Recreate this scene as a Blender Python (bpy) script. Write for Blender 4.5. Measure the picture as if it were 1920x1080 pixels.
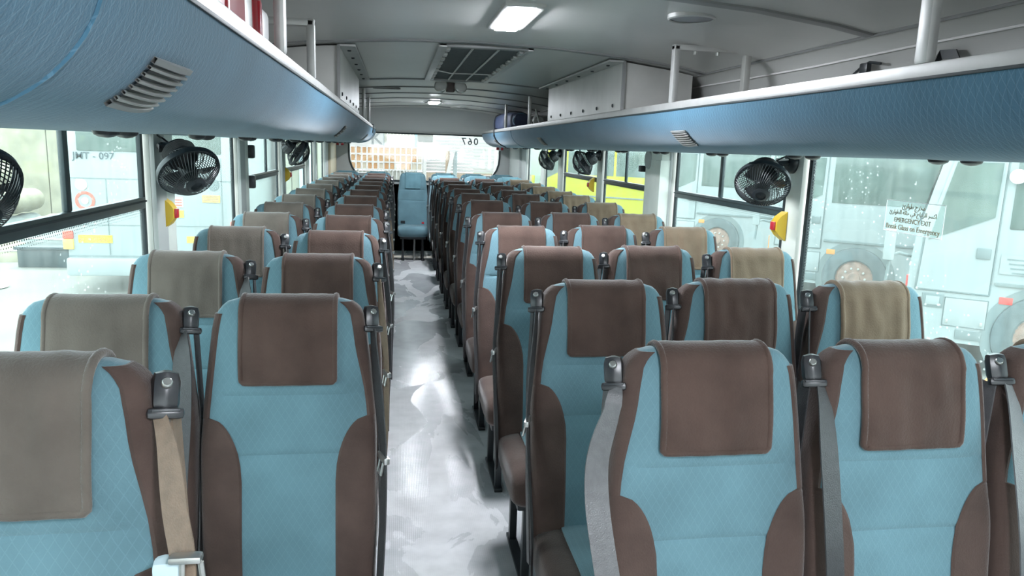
import bpy, bmesh, math, random
from mathutils import Vector, Matrix, Quaternion, noise
random.seed(7)
for o in list(bpy.data.objects): bpy.data.objects.remove(o)
SC = bpy.context.scene
COL = SC.collection
EYE = 1.5                       # camera height above the bus floor
GROUND = -0.9                   # yard level below the bus floor

# ------------------------------------------------------------------ camera
F_PX, YAW, PITCH, ROLL = 1411.46, 0.1553, 0.1831, 0.0332
cd = bpy.data.cameras.new('camera'); cam = bpy.data.objects.new('camera', cd); COL.objects.link(cam)
cd.sensor_width = 36; cd.lens = 36*F_PX/1920; cd.clip_start = 0.02; cd.clip_end = 300
fw = Vector((math.sin(YAW)*math.cos(PITCH), math.cos(YAW)*math.cos(PITCH), -math.sin(PITCH)))
rt = Vector((math.cos(YAW), -math.sin(YAW), 0))
up = rt.cross(fw)
c_, s_ = math.cos(ROLL), math.sin(ROLL)
rt2 = rt*c_ + up*s_; up2 = up*c_ - rt*s_
M3 = Matrix((rt2, up2, -fw)).transposed()
cam.matrix_world = Matrix.Translation((0, 0, EYE)) @ M3.to_4x4()
SC.camera = cam

# ------------------------------------------------------------------ world, sun, exposure
SC.view_settings.view_transform = 'Standard'; SC.view_settings.look = 'None'
SC.view_settings.gamma = 1; SC.view_settings.use_curve_mapping = False
SC.view_settings.exposure = 1.4
wd = bpy.data.worlds.new('sky'); SC.world = wd; wd.use_nodes = True
bg = wd.node_tree.nodes['Background']; bg.inputs[0].default_value = (0.86, 0.95, 1.0, 1); bg.inputs[1].default_value = 2.3
sd = bpy.data.lights.new('sun', 'SUN'); sun = bpy.data.objects.new('sun', sd); COL.objects.link(sun)
sd.energy = 1.0; sd.angle = 0.03; sd.color = (1, 0.93, 0.8)
sun.rotation_euler = (math.radians(-26), math.radians(3), 0)

# ------------------------------------------------------------------ materials
MATS = {}
def nodes(m):
    m.use_nodes = True
    return m.node_tree, m.node_tree.nodes['Principled BSDF']
def mat(name, col, rough=0.6, metal=0.0, var=0.0, scale=6.0, bump=0.0, bscale=60.0, sheen=0.0, spec=0.5, col2=None):
    if name in MATS: return MATS[name]
    m = bpy.data.materials.new(name); t, b = nodes(m); MATS[name] = m
    b.inputs['Base Color'].default_value = (*col, 1); b.inputs['Roughness'].default_value = rough
    b.inputs['Metallic'].default_value = metal; b.inputs['Specular IOR Level'].default_value = spec
    if sheen: b.inputs['Sheen Weight'].default_value = sheen; b.inputs['Sheen Roughness'].default_value = 0.4
    tc = t.nodes.new('ShaderNodeTexCoord')
    if var or col2:
        n = t.nodes.new('ShaderNodeTexNoise'); n.inputs['Scale'].default_value = scale; n.inputs['Detail'].default_value = 5
        r = t.nodes.new('ShaderNodeValToRGB'); r.color_ramp.elements[0].position = 0.3; r.color_ramp.elements[1].position = 0.72
        c2 = col2 or tuple(min(1, c*(1+var)) for c in col); c1 = tuple(c*(1-var) for c in col) if not col2 else col
        r.color_ramp.elements[0].color = (*c1, 1); r.color_ramp.elements[1].color = (*c2, 1)
        t.links.new(tc.outputs['Object'], n.inputs['Vector']); t.links.new(n.outputs['Fac'], r.inputs['Fac'])
        t.links.new(r.outputs['Color'], b.inputs['Base Color'])
    if bump:
        n2 = t.nodes.new('ShaderNodeTexNoise'); n2.inputs['Scale'].default_value = bscale; n2.inputs['Detail'].default_value = 3
        bp = t.nodes.new('ShaderNodeBump'); bp.inputs['Strength'].default_value = bump; bp.inputs['Distance'].default_value = 0.01
        t.links.new(tc.outputs['Object'], n2.inputs['Vector']); t.links.new(n2.outputs['Fac'], bp.inputs['Height'])
        t.links.new(bp.outputs['Normal'], b.inputs['Normal'])
    return m
def math_node(t, op, a, b=None):
    n = t.nodes.new('ShaderNodeMath'); n.operation = op
    for i, x in enumerate((a, b)):
        if x is None: continue
        if isinstance(x, (int, float)): n.inputs[i].default_value = x
        else: t.links.new(x, n.inputs[i])
    return n.outputs[0]
def fabric(name, col, light, ax, freq, lines=0.14, sheen=0.35, wear=0.16, ribs=None, bump=0.25):
    """woven fabric with fine diamond stitching; ax = the two object axes the pattern lies in"""
    if name in MATS: return MATS[name]
    m = bpy.data.materials.new(name); t, b = nodes(m); MATS[name] = m
    b.inputs['Roughness'].default_value = 0.85; b.inputs['Specular IOR Level'].default_value = 0.2
    b.inputs['Sheen Weight'].default_value = sheen; b.inputs['Sheen Roughness'].default_value = 0.45
    tc = t.nodes.new('ShaderNodeTexCoord'); sp = t.nodes.new('ShaderNodeSeparateXYZ'); t.links.new(tc.outputs['Object'], sp.inputs[0])
    A, B = sp.outputs[ax[0]], sp.outputs[ax[1]]
    def line(sgn):
        u = math_node(t, 'ADD', math_node(t, 'MULTIPLY', A, freq), math_node(t, 'MULTIPLY', B, freq*0.62*sgn))
        f = math_node(t, 'ABSOLUTE', math_node(t, 'SUBTRACT', math_node(t, 'FRACT', u), 0.5))
        return math_node(t, 'GREATER_THAN', f, 0.455)
    d = math_node(t, 'MAXIMUM', line(1), line(-1))
    nz = t.nodes.new('ShaderNodeTexNoise'); nz.inputs['Scale'].default_value = 5; nz.inputs['Detail'].default_value = 6
    t.links.new(tc.outputs['Object'], nz.inputs['Vector'])
    r = t.nodes.new('ShaderNodeValToRGB'); r.color_ramp.elements[0].position = 0.25; r.color_ramp.elements[1].position = 0.8
    r.color_ramp.elements[0].color = (*[c*(1-wear) for c in col], 1); r.color_ramp.elements[1].color = (*[min(1, c*(1+wear)) for c in col], 1)
    t.links.new(nz.outputs['Fac'], r.inputs['Fac'])
    mx = t.nodes.new('ShaderNodeMix'); mx.data_type = 'RGBA'
    t.links.new(math_node(t, 'MULTIPLY', d, lines), mx.inputs['Factor']); t.links.new(r.outputs['Color'], mx.inputs['A']); mx.inputs['B'].default_value = (*light, 1)
    out = mx.outputs['Result']
    if ribs:
        u = math_node(t, 'MULTIPLY', sp.outputs[ribs[0]], ribs[1])
        g = math_node(t, 'LESS_THAN', math_node(t, 'FRACT', u), 0.14)
        mx2 = t.nodes.new('ShaderNodeMix'); mx2.data_type = 'RGBA'
        t.links.new(math_node(t, 'MULTIPLY', g, 0.22), mx2.inputs['Factor']); t.links.new(out, mx2.inputs['A'])
        mx2.inputs['B'].default_value = (*[c*0.35 for c in col], 1); out = mx2.outputs['Result']
    t.links.new(out, b.inputs['Base Color'])
    n2 = t.nodes.new('ShaderNodeTexNoise'); n2.inputs['Scale'].default_value = 240; n2.inputs['Detail'].default_value = 2
    bp = t.nodes.new('ShaderNodeBump'); bp.inputs['Strength'].default_value = bump; bp.inputs['Distance'].default_value = 0.004
    t.links.new(tc.outputs['Object'], n2.inputs['Vector']); t.links.new(n2.outputs['Fac'], bp.inputs['Height']); t.links.new(bp.outputs['Normal'], b.inputs['Normal'])
    return m
def glass(name, tint, dust=0.04, gloss=0.06):
    """thin dusty window glass: see-through, faintly reflecting, with a film of pale dust and rain spots"""
    m = bpy.data.materials.new(name); m.use_nodes = True; t = m.node_tree; MATS[name] = m
    t.nodes.remove(t.nodes['Principled BSDF']); out = t.nodes['Material Output']
    tr = t.nodes.new('ShaderNodeBsdfTransparent'); tr.inputs[0].default_value = (*tint, 1)
    gl = t.nodes.new('ShaderNodeBsdfGlossy'); gl.inputs['Roughness'].default_value = 0.03
    df = t.nodes.new('ShaderNodeBsdfTranslucent'); df.inputs[0].default_value = (0.86, 0.9, 0.86, 1)
    tc = t.nodes.new('ShaderNodeTexCoord'); mp = t.nodes.new('ShaderNodeMapping'); mp.inputs['Scale'].default_value = (9, 9, 1.6)
    n = t.nodes.new('ShaderNodeTexNoise'); n.inputs['Scale'].default_value = 4; n.inputs['Detail'].default_value = 6
    t.links.new(tc.outputs['Object'], mp.inputs[0]); t.links.new(mp.outputs[0], n.inputs['Vector'])
    v = t.nodes.new('ShaderNodeTexVoronoi'); v.inputs['Scale'].default_value = 42; t.links.new(tc.outputs['Object'], v.inputs['Vector'])
    spots = math_node(t, 'MULTIPLY', math_node(t, 'LESS_THAN', v.outputs['Distance'], 0.16), 0.22)
    mask = t.nodes.new('ShaderNodeTexNoise'); mask.inputs['Scale'].default_value = 2.5; t.links.new(tc.outputs['Object'], mask.inputs['Vector'])
    spots = math_node(t, 'MULTIPLY', spots, math_node(t, 'GREATER_THAN', mask.outputs['Fac'], 0.56))
    fac = math_node(t, 'ADD', math_node(t, 'MULTIPLY', n.outputs['Fac'], dust*2), spots)
    m1 = t.nodes.new('ShaderNodeMixShader'); m1.inputs[0].default_value = gloss
    t.links.new(tr.outputs[0], m1.inputs[1]); t.links.new(gl.outputs[0], m1.inputs[2])
    m2 = t.nodes.new('ShaderNodeMixShader'); t.links.new(fac, m2.inputs[0]); t.links.new(m1.outputs[0], m2.inputs[1]); t.links.new(df.outputs[0], m2.inputs[2])
    t.links.new(m2.outputs[0], out.inputs[0])
    return m
def emit(name, col, k):
    m = bpy.data.materials.new(name); t, b = nodes(m); MATS[name] = m
    b.inputs['Base Color'].default_value = (0.9, 0.9, 0.9, 1); b.inputs['Emission Color'].default_value = (*col, 1); b.inputs['Emission Strength'].default_value = k
    return m
BLUE = (0.128, 0.230, 0.268); BROWN = (0.088, 0.058, 0.049)
m_blue = fabric('seat_blue', BLUE, (0.35, 0.55, 0.62), ('X', 'Z'), 58, lines=0.065, wear=0.26)
m_brown = mat('seat_brown', BROWN, 0.95, var=0.22, scale=9, bump=0.2, bscale=260, sheen=0.3, spec=0.15)
m_cover = mat('head_cover_brown', (0.088, 0.056, 0.046), 0.95, var=0.25, scale=7, bump=0.2, bscale=220, sheen=0.35, spec=0.15)
m_covert = mat('head_cover_tan_lit', (0.20, 0.145, 0.10), 0.95, var=0.2, scale=7, bump=0.2, bscale=220, sheen=0.35, spec=0.15)  # right window covers: window light and sun fading put into the colour
m_coverf = mat('head_cover_faded_lit', (0.142, 0.118, 0.100), 0.95, var=0.2, scale=7, bump=0.2, bscale=220, sheen=0.35, spec=0.15)  # left window covers: paler from fading plus painted-in window light
m_coverb = mat('head_cover_blue', (0.13, 0.245, 0.285), 0.9, var=0.12, scale=8, bump=0.15, bscale=220, sheen=0.3, spec=0.15)
m_rack = fabric('rack_blue', (0.070, 0.170, 0.250), (0.25, 0.42, 0.55), ('Y', 'Z'), 42, lines=0.2, ribs=('Y', 48), wear=0.12, sheen=0.25)
m_alu = mat('aluminium', (0.52, 0.515, 0.505), 0.45, 0.6, var=0.06, scale=14)
m_panel = mat('grey_panel', (0.46, 0.46, 0.445), 0.42, 0.15, var=0.07, scale=2.2, bump=0.05, bscale=30)
m_ceil = mat('ceiling_laminate', (0.47, 0.47, 0.455), 0.33, 0.1, var=0.06, scale=1.6, bump=0.05, bscale=25)
m_duct = mat('duct_sheet', (0.48, 0.475, 0.455), 0.4, 0.3, var=0.1, scale=5)
m_rib = mat('ceiling_strip', (0.22, 0.22, 0.22), 0.4, 0.2)
m_dark = mat('black_plastic', (0.022, 0.026, 0.03), 0.38)
m_rubber = mat('black_rubber', (0.02, 0.03, 0.033), 0.5)
m_rail = mat('window_rail', (0.035, 0.055, 0.06), 0.35, var=0.2, scale=20)
m_cream = mat('pillar_cream', (0.74, 0.77, 0.70), 0.5, var=0.08, scale=5)
m_wall = mat('side_panel_grey', (0.45, 0.47, 0.45), 0.6, var=0.06, scale=3)
m_steel = mat('steel', (0.6, 0.6, 0.58), 0.3, 0.9)
m_belt = mat('belt_black', (0.045, 0.043, 0.045), 0.42, var=0.15, scale=60, bump=0.2, bscale=400)
m_beltg = mat('belt_grey', (0.125, 0.122, 0.125), 0.30, var=0.12, scale=60, bump=0.2, bscale=400)
m_beltt = mat('belt_tan', (0.22, 0.155, 0.11), 0.45, var=0.15, scale=60, bump=0.2, bscale=400)
m_guide = mat('guide_plastic', (0.028, 0.029, 0.032), 0.3)
m_yellow = mat('button_yellow', (0.72, 0.47, 0.03), 0.4)
m_red = mat('red_plastic', (0.5, 0.015, 0.03), 0.3)
m_white = mat('white_plastic', (0.75, 0.72, 0.72), 0.4)
m_glassL = glass('window_glass', (0.91, 0.985, 0.975), 0.035)
m_glassR = glass('rear_glass', (0.97, 0.985, 0.98), 0.02)
m_lamp = emit('lamp_diffuser', (0.88, 0.93, 1.0), 110.0)

# ------------------------------------------------------------------ mesh helpers
class MB:
    def __init__(s): s.v = []; s.f = []
    def add(s, vs, fs):
        k = len(s.v); s.v += [tuple(p) for p in vs]; s.f += [tuple(i+k for i in f) for f in fs]; return s
    def box(s, a, b, ch=0.0):
        x0, y0, z0 = [min(p, q) for p, q in zip(a, b)]; x1, y1, z1 = [max(p, q) for p, q in zip(a, b)]
        if ch <= 0:
            vs = [(x0,y0,z0),(x1,y0,z0),(x1,y1,z0),(x0,y1,z0),(x0,y0,z1),(x1,y0,z1),(x1,y1,z1),(x0,y1,z1)]
            return s.add(vs, [(0,3,2,1),(4,5,6,7),(0,1,5,4),(1,2,6,5),(2,3,7,6),(3,0,4,7)])
        bm = bmesh.new(); bmesh.ops.create_cube(bm, size=1)
        for v in bm.verts: v.co = Vector((x0+(v.co.x+.5)*(x1-x0), y0+(v.co.y+.5)*(y1-y0), z0+(v.co.z+.5)*(z1-z0)))
        ch = min(ch, .49*min(x1-x0, y1-y0, z1-z0))
        bmesh.ops.bevel(bm, geom=bm.edges[:], offset=ch, segments=2, affect='EDGES', profile=0.6)
        bm.verts.index_update(); s.add([v.co[:] for v in bm.verts], [[v.index for v in f.verts] for f in bm.faces]); bm.free(); return s
    def grid(s, P, cu=False, cv=False, flip=False):
        n, m = len(P), len(P[0]); vs = [p for r in P for p in r]; fs = []
        for i in range(n if cu else n-1):
            for j in range(m if cv else m-1):
                a, b, c, d = i*m+j, ((i+1)%n)*m+j, ((i+1)%n)*m+(j+1)%m, i*m+(j+1)%m
                fs.append((a, d, c, b) if flip else (a, b, c, d))
        return s.add(vs, fs)
    def sheet(s, P, N, th):
        """grid with thickness: P outer points, N normals"""
        n, m = len(P), len(P[0]); Q = [[Vector(P[i][j]) - Vector(N[i][j])*th for j in range(m)] for i in range(n)]
        s.grid(P); s.grid(Q, flip=True)
        ring = [(i, 0) for i in range(n)] + [(n-1, j) for j in range(1, m)] + [(i, m-1) for i in range(n-2, -1, -1)] + [(0, j) for j in range(m-2, 0, -1)]
        return s.grid([[P[i][j] for i, j in ring], [Q[i][j] for i, j in ring]], cv=True, flip=False)
    def tube(s, path, r, n=6, closed=False, caps=True):
        P = [Vector(p) for p in path]; k = len(P); rings = []; prev = None
        for i in range(k):
            if closed: d = P[(i+1) % k] - P[i-1]
            else: d = P[min(i+1, k-1)] - P[max(i-1, 0)]
            d = d.normalized() if d.length > 1e-9 else Vector((0, 0, 1))
            if prev is None: a = Vector((0, 0, 1)) if abs(d.z) < .9 else Vector((1, 0, 0)); u = d.cross(a).normalized()
            else: u = (prev - d*prev.dot(d)); u = u.normalized() if u.length > 1e-6 else d.orthogonal().normalized()
            prev = u; w = d.cross(u); rr = r[i] if isinstance(r, (list, tuple)) else r
            rings.append([P[i] + (u*math.cos(2*math.pi*j/n) + w*math.sin(2*math.pi*j/n))*rr for j in range(n)])
        base = len(s.v); s.grid(rings, cu=closed, cv=True)
        if caps and not closed: s.f.append(tuple(base+j for j in range(n))); s.f.append(tuple(base+(k-1)*n+j for j in reversed(range(n))))
        return s
    def ribbon(s, path, wdir, w, th=0.0015):
        P = [Vector(p) for p in path]; k = len(P); G = []
        for i in range(k):
            d = (P[min(i+1, k-1)] - P[max(i-1, 0)]).normalized(); wd = Vector(wdir[i] if isinstance(wdir, list) else wdir)
            wd = (wd - d*wd.dot(d)).normalized(); nn = d.cross(wd); ww = w[i] if isinstance(w, list) else w
            G.append([P[i]+wd*ww/2+nn*th, P[i]-wd*ww/2+nn*th, P[i]-wd*ww/2-nn*th, P[i]+wd*ww/2-nn*th])
        return s.grid(G, cv=True)
    def lathe(s, prof, n=20, M=None):
        G = [[Vector((r*math.cos(2*math.pi*j/n), r*math.sin(2*math.pi*j/n), z)) for j in range(n)] for r, z in prof]
        if M is not None: G = [[M @ p for p in r] for r in G]
        return s.grid(G, cv=True, flip=True)
    def prism(s, poly, d0, d1, ax=1):
        """extrude a polygon given in the two other axes along axis ax"""
        n = len(poly)
        def pt(p, d): q = list(p); q.insert(ax, d); return tuple(q)
        s.add([pt(p, d0) for p in poly] + [pt(p, d1) for p in poly], [tuple(range(n)), tuple(range(2*n-1, n-1, -1))] + [(i, i+n, (i+1) % n + n, (i+1) % n) for i in range(n)]); return s
    def xf(s, M):
        s.v = [tuple(M @ Vector(p)) for p in s.v]; return s
    def mesh(s, name, m, ang=38, off=None):
        me = bpy.data.meshes.new(name)
        vs = s.v if off is None else [(p[0]-off[0], p[1]-off[1], p[2]-off[2]) for p in s.v]
        me.from_pydata(vs, [], s.f)
        bm = bmesh.new(); bm.from_mesh(me); bmesh.ops.recalc_face_normals(bm, faces=bm.faces[:]); bm.to_mesh(me); bm.free()
        for p in me.polygons: p.use_smooth = True
        me.set_sharp_from_angle(angle=math.radians(ang)); me.materials.append(m); me.update()
        return me
ORG = {}
def link(name, data, parent=None, loc=None):
    o = bpy.data.objects.new(name, data); COL.objects.link(o)
    if parent is not None: o.parent = parent
    if loc is not None: o.location = loc
    return o
def tag(o, label=None, cat=None, group=None, kind=None):
    if label: o['label'] = label
    if cat: o['category'] = cat
    if group: o['group'] = group
    if kind: o['kind'] = kind
    return o
def thing(name, loc, label, cat, group=None, kind=None):
    o = link(name, None, loc=loc); ORG[o.name] = Vector(loc); o.empty_display_size = .05
    return tag(o, label, cat, group, kind)
def org(o):
    while o is not None:
        if o.name in ORG: return ORG[o.name]
        o = o.parent
    return Vector((0, 0, 0))
def part(name, mb, m, parent, ang=38, label=None, local=False):
    o = link(name, mb.mesh(name, m, ang, None if local else org(parent)), parent)
    if label: o['label'] = label
    return o
def solo(name, mb, m, label, cat, group=None, kind=None, ang=38, loc=None):
    """a thing that is a single mesh; origin at loc"""
    loc = loc or mb.v[0]
    o = link(name, mb.mesh(name, m, ang, loc), loc=loc)
    ORG[o.name] = Vector(loc)
    return tag(o, label, cat, group, kind)
def text_mesh(txt, size, m, extrude=0.0008, bold=0.0, spacing=1.0):
    cu = bpy.data.curves.new('lettering', 'FONT'); cu.body = txt; cu.size = size; cu.extrude = extrude; cu.align_x = 'CENTER'; cu.align_y = 'CENTER'; cu.offset = bold; cu.space_character = spacing
    cu.resolution_u = 3
    o = bpy.data.objects.new('lettering', cu); COL.objects.link(o)
    dg = bpy.context.evaluated_depsgraph_get(); me = bpy.data.meshes.new_from_object(o.evaluated_get(dg))
    bpy.data.objects.remove(o); me.materials.clear(); me.materials.append(m); return me
def place_text(name, txt, size, m, parent, world_pos, right, upv, bold=0.0, squash=1.0, spacing=1.0):
    me = text_mesh(txt, size, m, bold=bold, spacing=spacing)
    r = Vector(right).normalized(); u = Vector(upv).normalized(); n = r.cross(u)
    R = Matrix((r*squash, u, n)).transposed().to_4x4()
    pm = parent.matrix_world if parent else Matrix()
    me.transform(Matrix.Translation(Vector(world_pos) - org(parent)) @ R)
    return link(name, me, parent)
def lerp(tab, x):
    if x <= tab[0][0]: return tab[0][1]
    for (a, p), (b, q) in zip(tab, tab[1:]):
        if x <= b: return p + (q-p)*(x-a)/(b-a)
    return tab[-1][1]
def smooth(x): x = max(0, min(1, x)); return x*x*(3-2*x)

# ------------------------------------------------------------------ bus shell
ORD = ['first', 'second', 'third', 'fourth', 'fifth', 'sixth', 'seventh', 'eighth', 'ninth', 'tenth', 'eleventh', 'twelfth', 'thirteenth']
XL, XR = -0.90, 1.67
YF, YB = -1.9, 11.0
XC = (XL+XR)/2
SILL, WTOP = 0.74, 1.62

def floor_material():
    m = bpy.data.materials.new('wet_vinyl'); t, b = nodes(m)
    tc = t.nodes.new('ShaderNodeTexCoord'); L = t.links
    n = t.nodes.new('ShaderNodeTexNoise'); n.inputs['Scale'].default_value = 1.5; n.inputs['Detail'].default_value = 7; n.inputs['Distortion'].default_value = 0.7
    mp = t.nodes.new('ShaderNodeMapping'); mp.inputs['Scale'].default_value = (2.0, 0.9, 1); L.new(tc.outputs['Object'], mp.inputs[0]); L.new(mp.outputs[0], n.inputs['Vector'])
    wet = t.nodes.new('ShaderNodeValToRGB'); wet.color_ramp.elements[0].position = 0.47; wet.color_ramp.elements[1].position = 0.50
    L.new(n.outputs['Fac'], wet.inputs['Fac'])
    n3 = t.nodes.new('ShaderNodeTexNoise'); n3.inputs['Scale'].default_value = 9; n3.inputs['Detail'].default_value = 6; L.new(tc.outputs['Object'], n3.inputs['Vector'])
    cr = t.nodes.new('ShaderNodeValToRGB'); cr.color_ramp.elements[0].color = (0.50, 0.50, 0.505, 1); cr.color_ramp.elements[1].color = (0.66, 0.655, 0.66, 1)
    cr.color_ramp.elements[0].position = 0.3; cr.color_ramp.elements[1].position = 0.7; L.new(n3.outputs['Fac'], cr.inputs['Fac'])
    mx = t.nodes.new('ShaderNodeMix'); mx.data_type = 'RGBA'; L.new(wet.outputs['Color'], mx.inputs['Factor']); L.new(cr.outputs['Color'], mx.inputs['A'])
    dk = t.nodes.new('ShaderNodeMix'); dk.data_type = 'RGBA'; dk.blend_type = 'MULTIPLY'; dk.inputs['Factor'].default_value = 1; L.new(cr.outputs['Color'], dk.inputs['A']); dk.inputs['B'].default_value = (0.88, 0.89, 0.90, 1)
    L.new(dk.outputs['Result'], mx.inputs['B']); L.new(mx.outputs['Result'], b.inputs['Base Color'])
    rr = t.nodes.new('ShaderNodeMapRange'); rr.inputs['To Min'].default_value = 0.42; rr.inputs['To Max'].default_value = 0.17; L.new(wet.outputs['Color'], rr.inputs['Value']); L.new(rr.outputs[0], b.inputs['Roughness'])
    v = t.nodes.new('ShaderNodeTexVoronoi'); v.inputs['Scale'].default_value = 130; v.inputs['Randomness'].default_value = 0.05; L.new(tc.outputs['Object'], v.inputs['Vector'])
    bp = t.nodes.new('ShaderNodeBump'); bp.inputs['Strength'].default_value = 0.16; bp.inputs['Distance'].default_value = 0.004; L.new(v.outputs['Distance'], bp.inputs['Height']); L.new(bp.outputs['Normal'], b.inputs['Normal'])
    return m
floor = solo('floor', MB().box((XL-.05, YF, -.06), (XR+.05, YB+.05, 0)), floor_material(), 'grey dimpled vinyl aisle floor with wet patches', 'floor', kind='structure', loc=(0, 0, 0))

CEIL = [(-.90, 1.66), (-.89, 1.79), (-.87, 1.87), (-.81, 1.917), (-.67, 1.942), (-.40, 1.975), (.0, 2.002), (XC, 2.012), (.77, 2.002), (1.17, 1.975), (1.44, 1.942), (1.58, 1.917), (1.64, 1.87), (1.66, 1.79), (1.67, 1.66)]
def ceil_z(x): return lerp(CEIL, x)
mb = MB(); mb.grid([[(x, y, z) for x, z in CEIL] for y in (YF, YB)]); mb.grid([[(x*1.02-.007, y, z+.05) for x, z in CEIL] for y in (YF, YB)])
ceiling = solo('ceiling', mb, m_ceil, 'grey laminate bus ceiling with cross strips', 'ceiling', kind='structure', loc=(XC, 0, 2.025))
for y in (-.9, 2.45, 3.86, 6.05, 6.86, 7.66, 8.48, 9.3, 10.12):
    G = [[(x, y+dy, ceil_z(x)-dz) for dy, dz in ((-.028, -.002), (-.024, .007), (0, .009), (.024, .007), (.028, -.002))] for x, _ in CEIL[3:12]]
    part('cross_strip', MB().grid(G), m_rib, ceiling)
for sx, x in ((-1, -.81), (1, 1.58)):       # coving seam strips along the ceiling edge
    part('coving_strip', MB().tube([(x, YF, ceil_z(x)-.004), (x, YB-.1, ceil_z(x)-.004)], .006), m_rib, ceiling)
    x2 = x+sx*.055
    part('cable', MB().tube([(x2, YF+i*.6, ceil_z(x2)-.012-.004*math.sin(i*1.7)) for i in range(22)], .004), m_white, ceiling)

# window layout along the sides: (y0, y1, has_rail, divider or None)
WL = [(.55, 2.90, True, 2.255), (3.24, 4.43, False, None), (4.80, 6.02, True, 5.52), (6.36, 7.72, True, 7.1), (8.02, 8.45, False, None), (8.75, 9.6, False, None)]
WR = [(.35, 2.90, False, None), (3.06, 4.40, True, 3.75), (4.80, 6.00, True, 5.42), (6.20, 7.50, True, 6.9), (7.76, 8.46, False, None), (8.72, 9.62, False, None)]
wn = [0]
def side_wall(name, X, sg, WIN, label):
    W = thing(name, (X, 4.5, 0), label, 'wall', kind='structure')
    t = .05*sg
    part('lower_panel', MB().box((X, YF, 0), (X+t, YB, SILL)), m_wall, W)
    part('sill_ledge', MB().box((X-.03*sg, YF, SILL-.03), (X+t, YB, SILL), .006), m_cream, W)
    part('upper_panel', MB().box((X, YF, WTOP), (X+t, YB, 1.9)), m_panel, W)
    edges = [YF] + [e for w in WIN for e in w[:2]] + [YB]
    for a, b in zip(edges[::2], edges[1::2]):
        part('pillar', MB().box((X-.018*sg, a+.02, SILL), (X+.014*sg, b-.02, WTOP), .007), m_cream, W)
        if b-a > .3 and a > 0:      # grey inner post beside the cream cover
            part('pillar_cover', MB().box((X-.036*sg, a+.02, SILL), (X-.016*sg, a+.02+(b-a)*.38, WTOP), .008), m_wall, W)
    for y0, y1, rail, div in WIN:
        wn[0] += 1
        g = thing('window_%d' % wn[0], (X, (y0+y1)/2, SILL), '%s side window, %s from the front%s' % ('left' if sg < 0 else 'right', ORD[WIN.index((y0, y1, rail, div))], ', with a dark cross rail' if rail else ', single pane'), 'window', kind='structure')
        fr = MB(); b = .026
        for a in ((y0, y0+b, SILL, WTOP), (y1-b, y1, SILL, WTOP), (y0, y1, SILL, SILL+b), (y0, y1, WTOP-b, WTOP)):
            fr.box((X-.004*sg, a[0], a[2]), (X+.012*sg, a[1], a[3]), .003)
        part('frame', fr, m_rubber, g)
        zr = EYE-.213 if sg < 0 else EYE-.215
        xm = X+.006*sg
        def pane(ya, yb, za, zb, off=0): part('pane', MB().box((xm+off*sg-.0015, ya, za), (xm+off*sg+.0015, yb, zb)), m_glassL, g)
        if rail:
            part('rail', MB().box((X-.008*sg, y0+b*.5, zr-.042), (X+.014*sg, y1-b*.5, zr), .005), m_rail, g)
            part('rail_channel', MB().box((X-.012*sg, y0+b*.5, zr-.018), (X-.004*sg, y1-b*.5, zr-.012)), m_rubber, g)
            part('sash_bar', MB().box((X-.004*sg, div-.017, zr), (X+.012*sg, div+.017, WTOP), .004), m_rail, g)
            pane(y0+b*.6, y1-b*.6, SILL+b*.6, zr-.03); pane(y0+b*.6, div, zr-.01, WTOP-.01); pane(div, y1-b*.6, zr-.01, WTOP-.01, .006)
            # printed dot band under the rail
            dots = MB(); yy = y0+.03
            while yy < y1-.03:
                for k in range(3):
                    r = .0032-.0008*k; y2 = yy+(k % 2)*.006; z2 = zr-.047-k*.009
                    x3 = xm-.0026*sg
                    dots.add([(x3, y2-r, z2), (x3, y2, z2-r), (x3, y2+r, z2), (x3, y2, z2+r)], [(0, 1, 2, 3)])
                yy += .012
            d = part('printed_dots', dots, m_rubber, g); d['kind'] = 'stuff'
        else:
            pane(y0+b*.6, y1-b*.6, SILL+b*.6, WTOP-.01)
            dots = MB(); zz = SILL+.03
            while zz < WTOP-.02:
                for k in range(2):
                    for ye, s2 in ((y0+b, 1), (y1-b, -1)):
                        r = .0034-.001*k; y2 = ye+s2*(.004+.009*k); z2 = zz+(k % 2)*.006; x3 = xm-.0026*sg
                        dots.add([(x3, y2-r, z2), (x3, y2, z2-r), (x3, y2+r, z2), (x3, y2, z2+r)], [(0, 1, 2, 3)])
                zz += .012
            d = part('printed_dots', dots, m_rubber, g); d['kind'] = 'stuff'
    return W
wall_left = side_wall('wall_left', XL, -1, WL, 'left side wall of the bus with cream window pillars')
wall_right = side_wall('wall_right', XR, 1, WR, 'right side wall of the bus with cream window pillars')
# wide cream duct pillar on the right wall with a rounded grey cap
part('pillar_duct', MB().box((XR-.09, 4.43, SILL), (XR+.01, 4.74, WTOP), .03), m_cream, wall_right)
part('pillar_face', MB().box((XR-.094, 4.424, SILL), (XR-.02, 4.60, 1.46), .004), m_cream, wall_right)
part('pillar_cap', MB().lathe([(0, -.04), (.055, -.04), (.07, -.02), (.07, .02), (.055, .04), (0, .04)], 16, Matrix.Translation((XR-.06, 4.66, 1.46)) @ Matrix.Rotation(math.pi/2, 4, 'Y')), m_wall, wall_right)
part('catch', MB().box((XR-.12, 4.72, 1.38), (XR-.07, 4.77, 1.42), .006), m_dark, wall_right)
for y, z in ((4.80, 1.44), (4.80, 1.26)):
    part('window_catch', MB().box((XL+.0, y-.02, z-.05), (XL+.05, y+.03, z+.03), .01), m_dark, wall_left)

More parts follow.
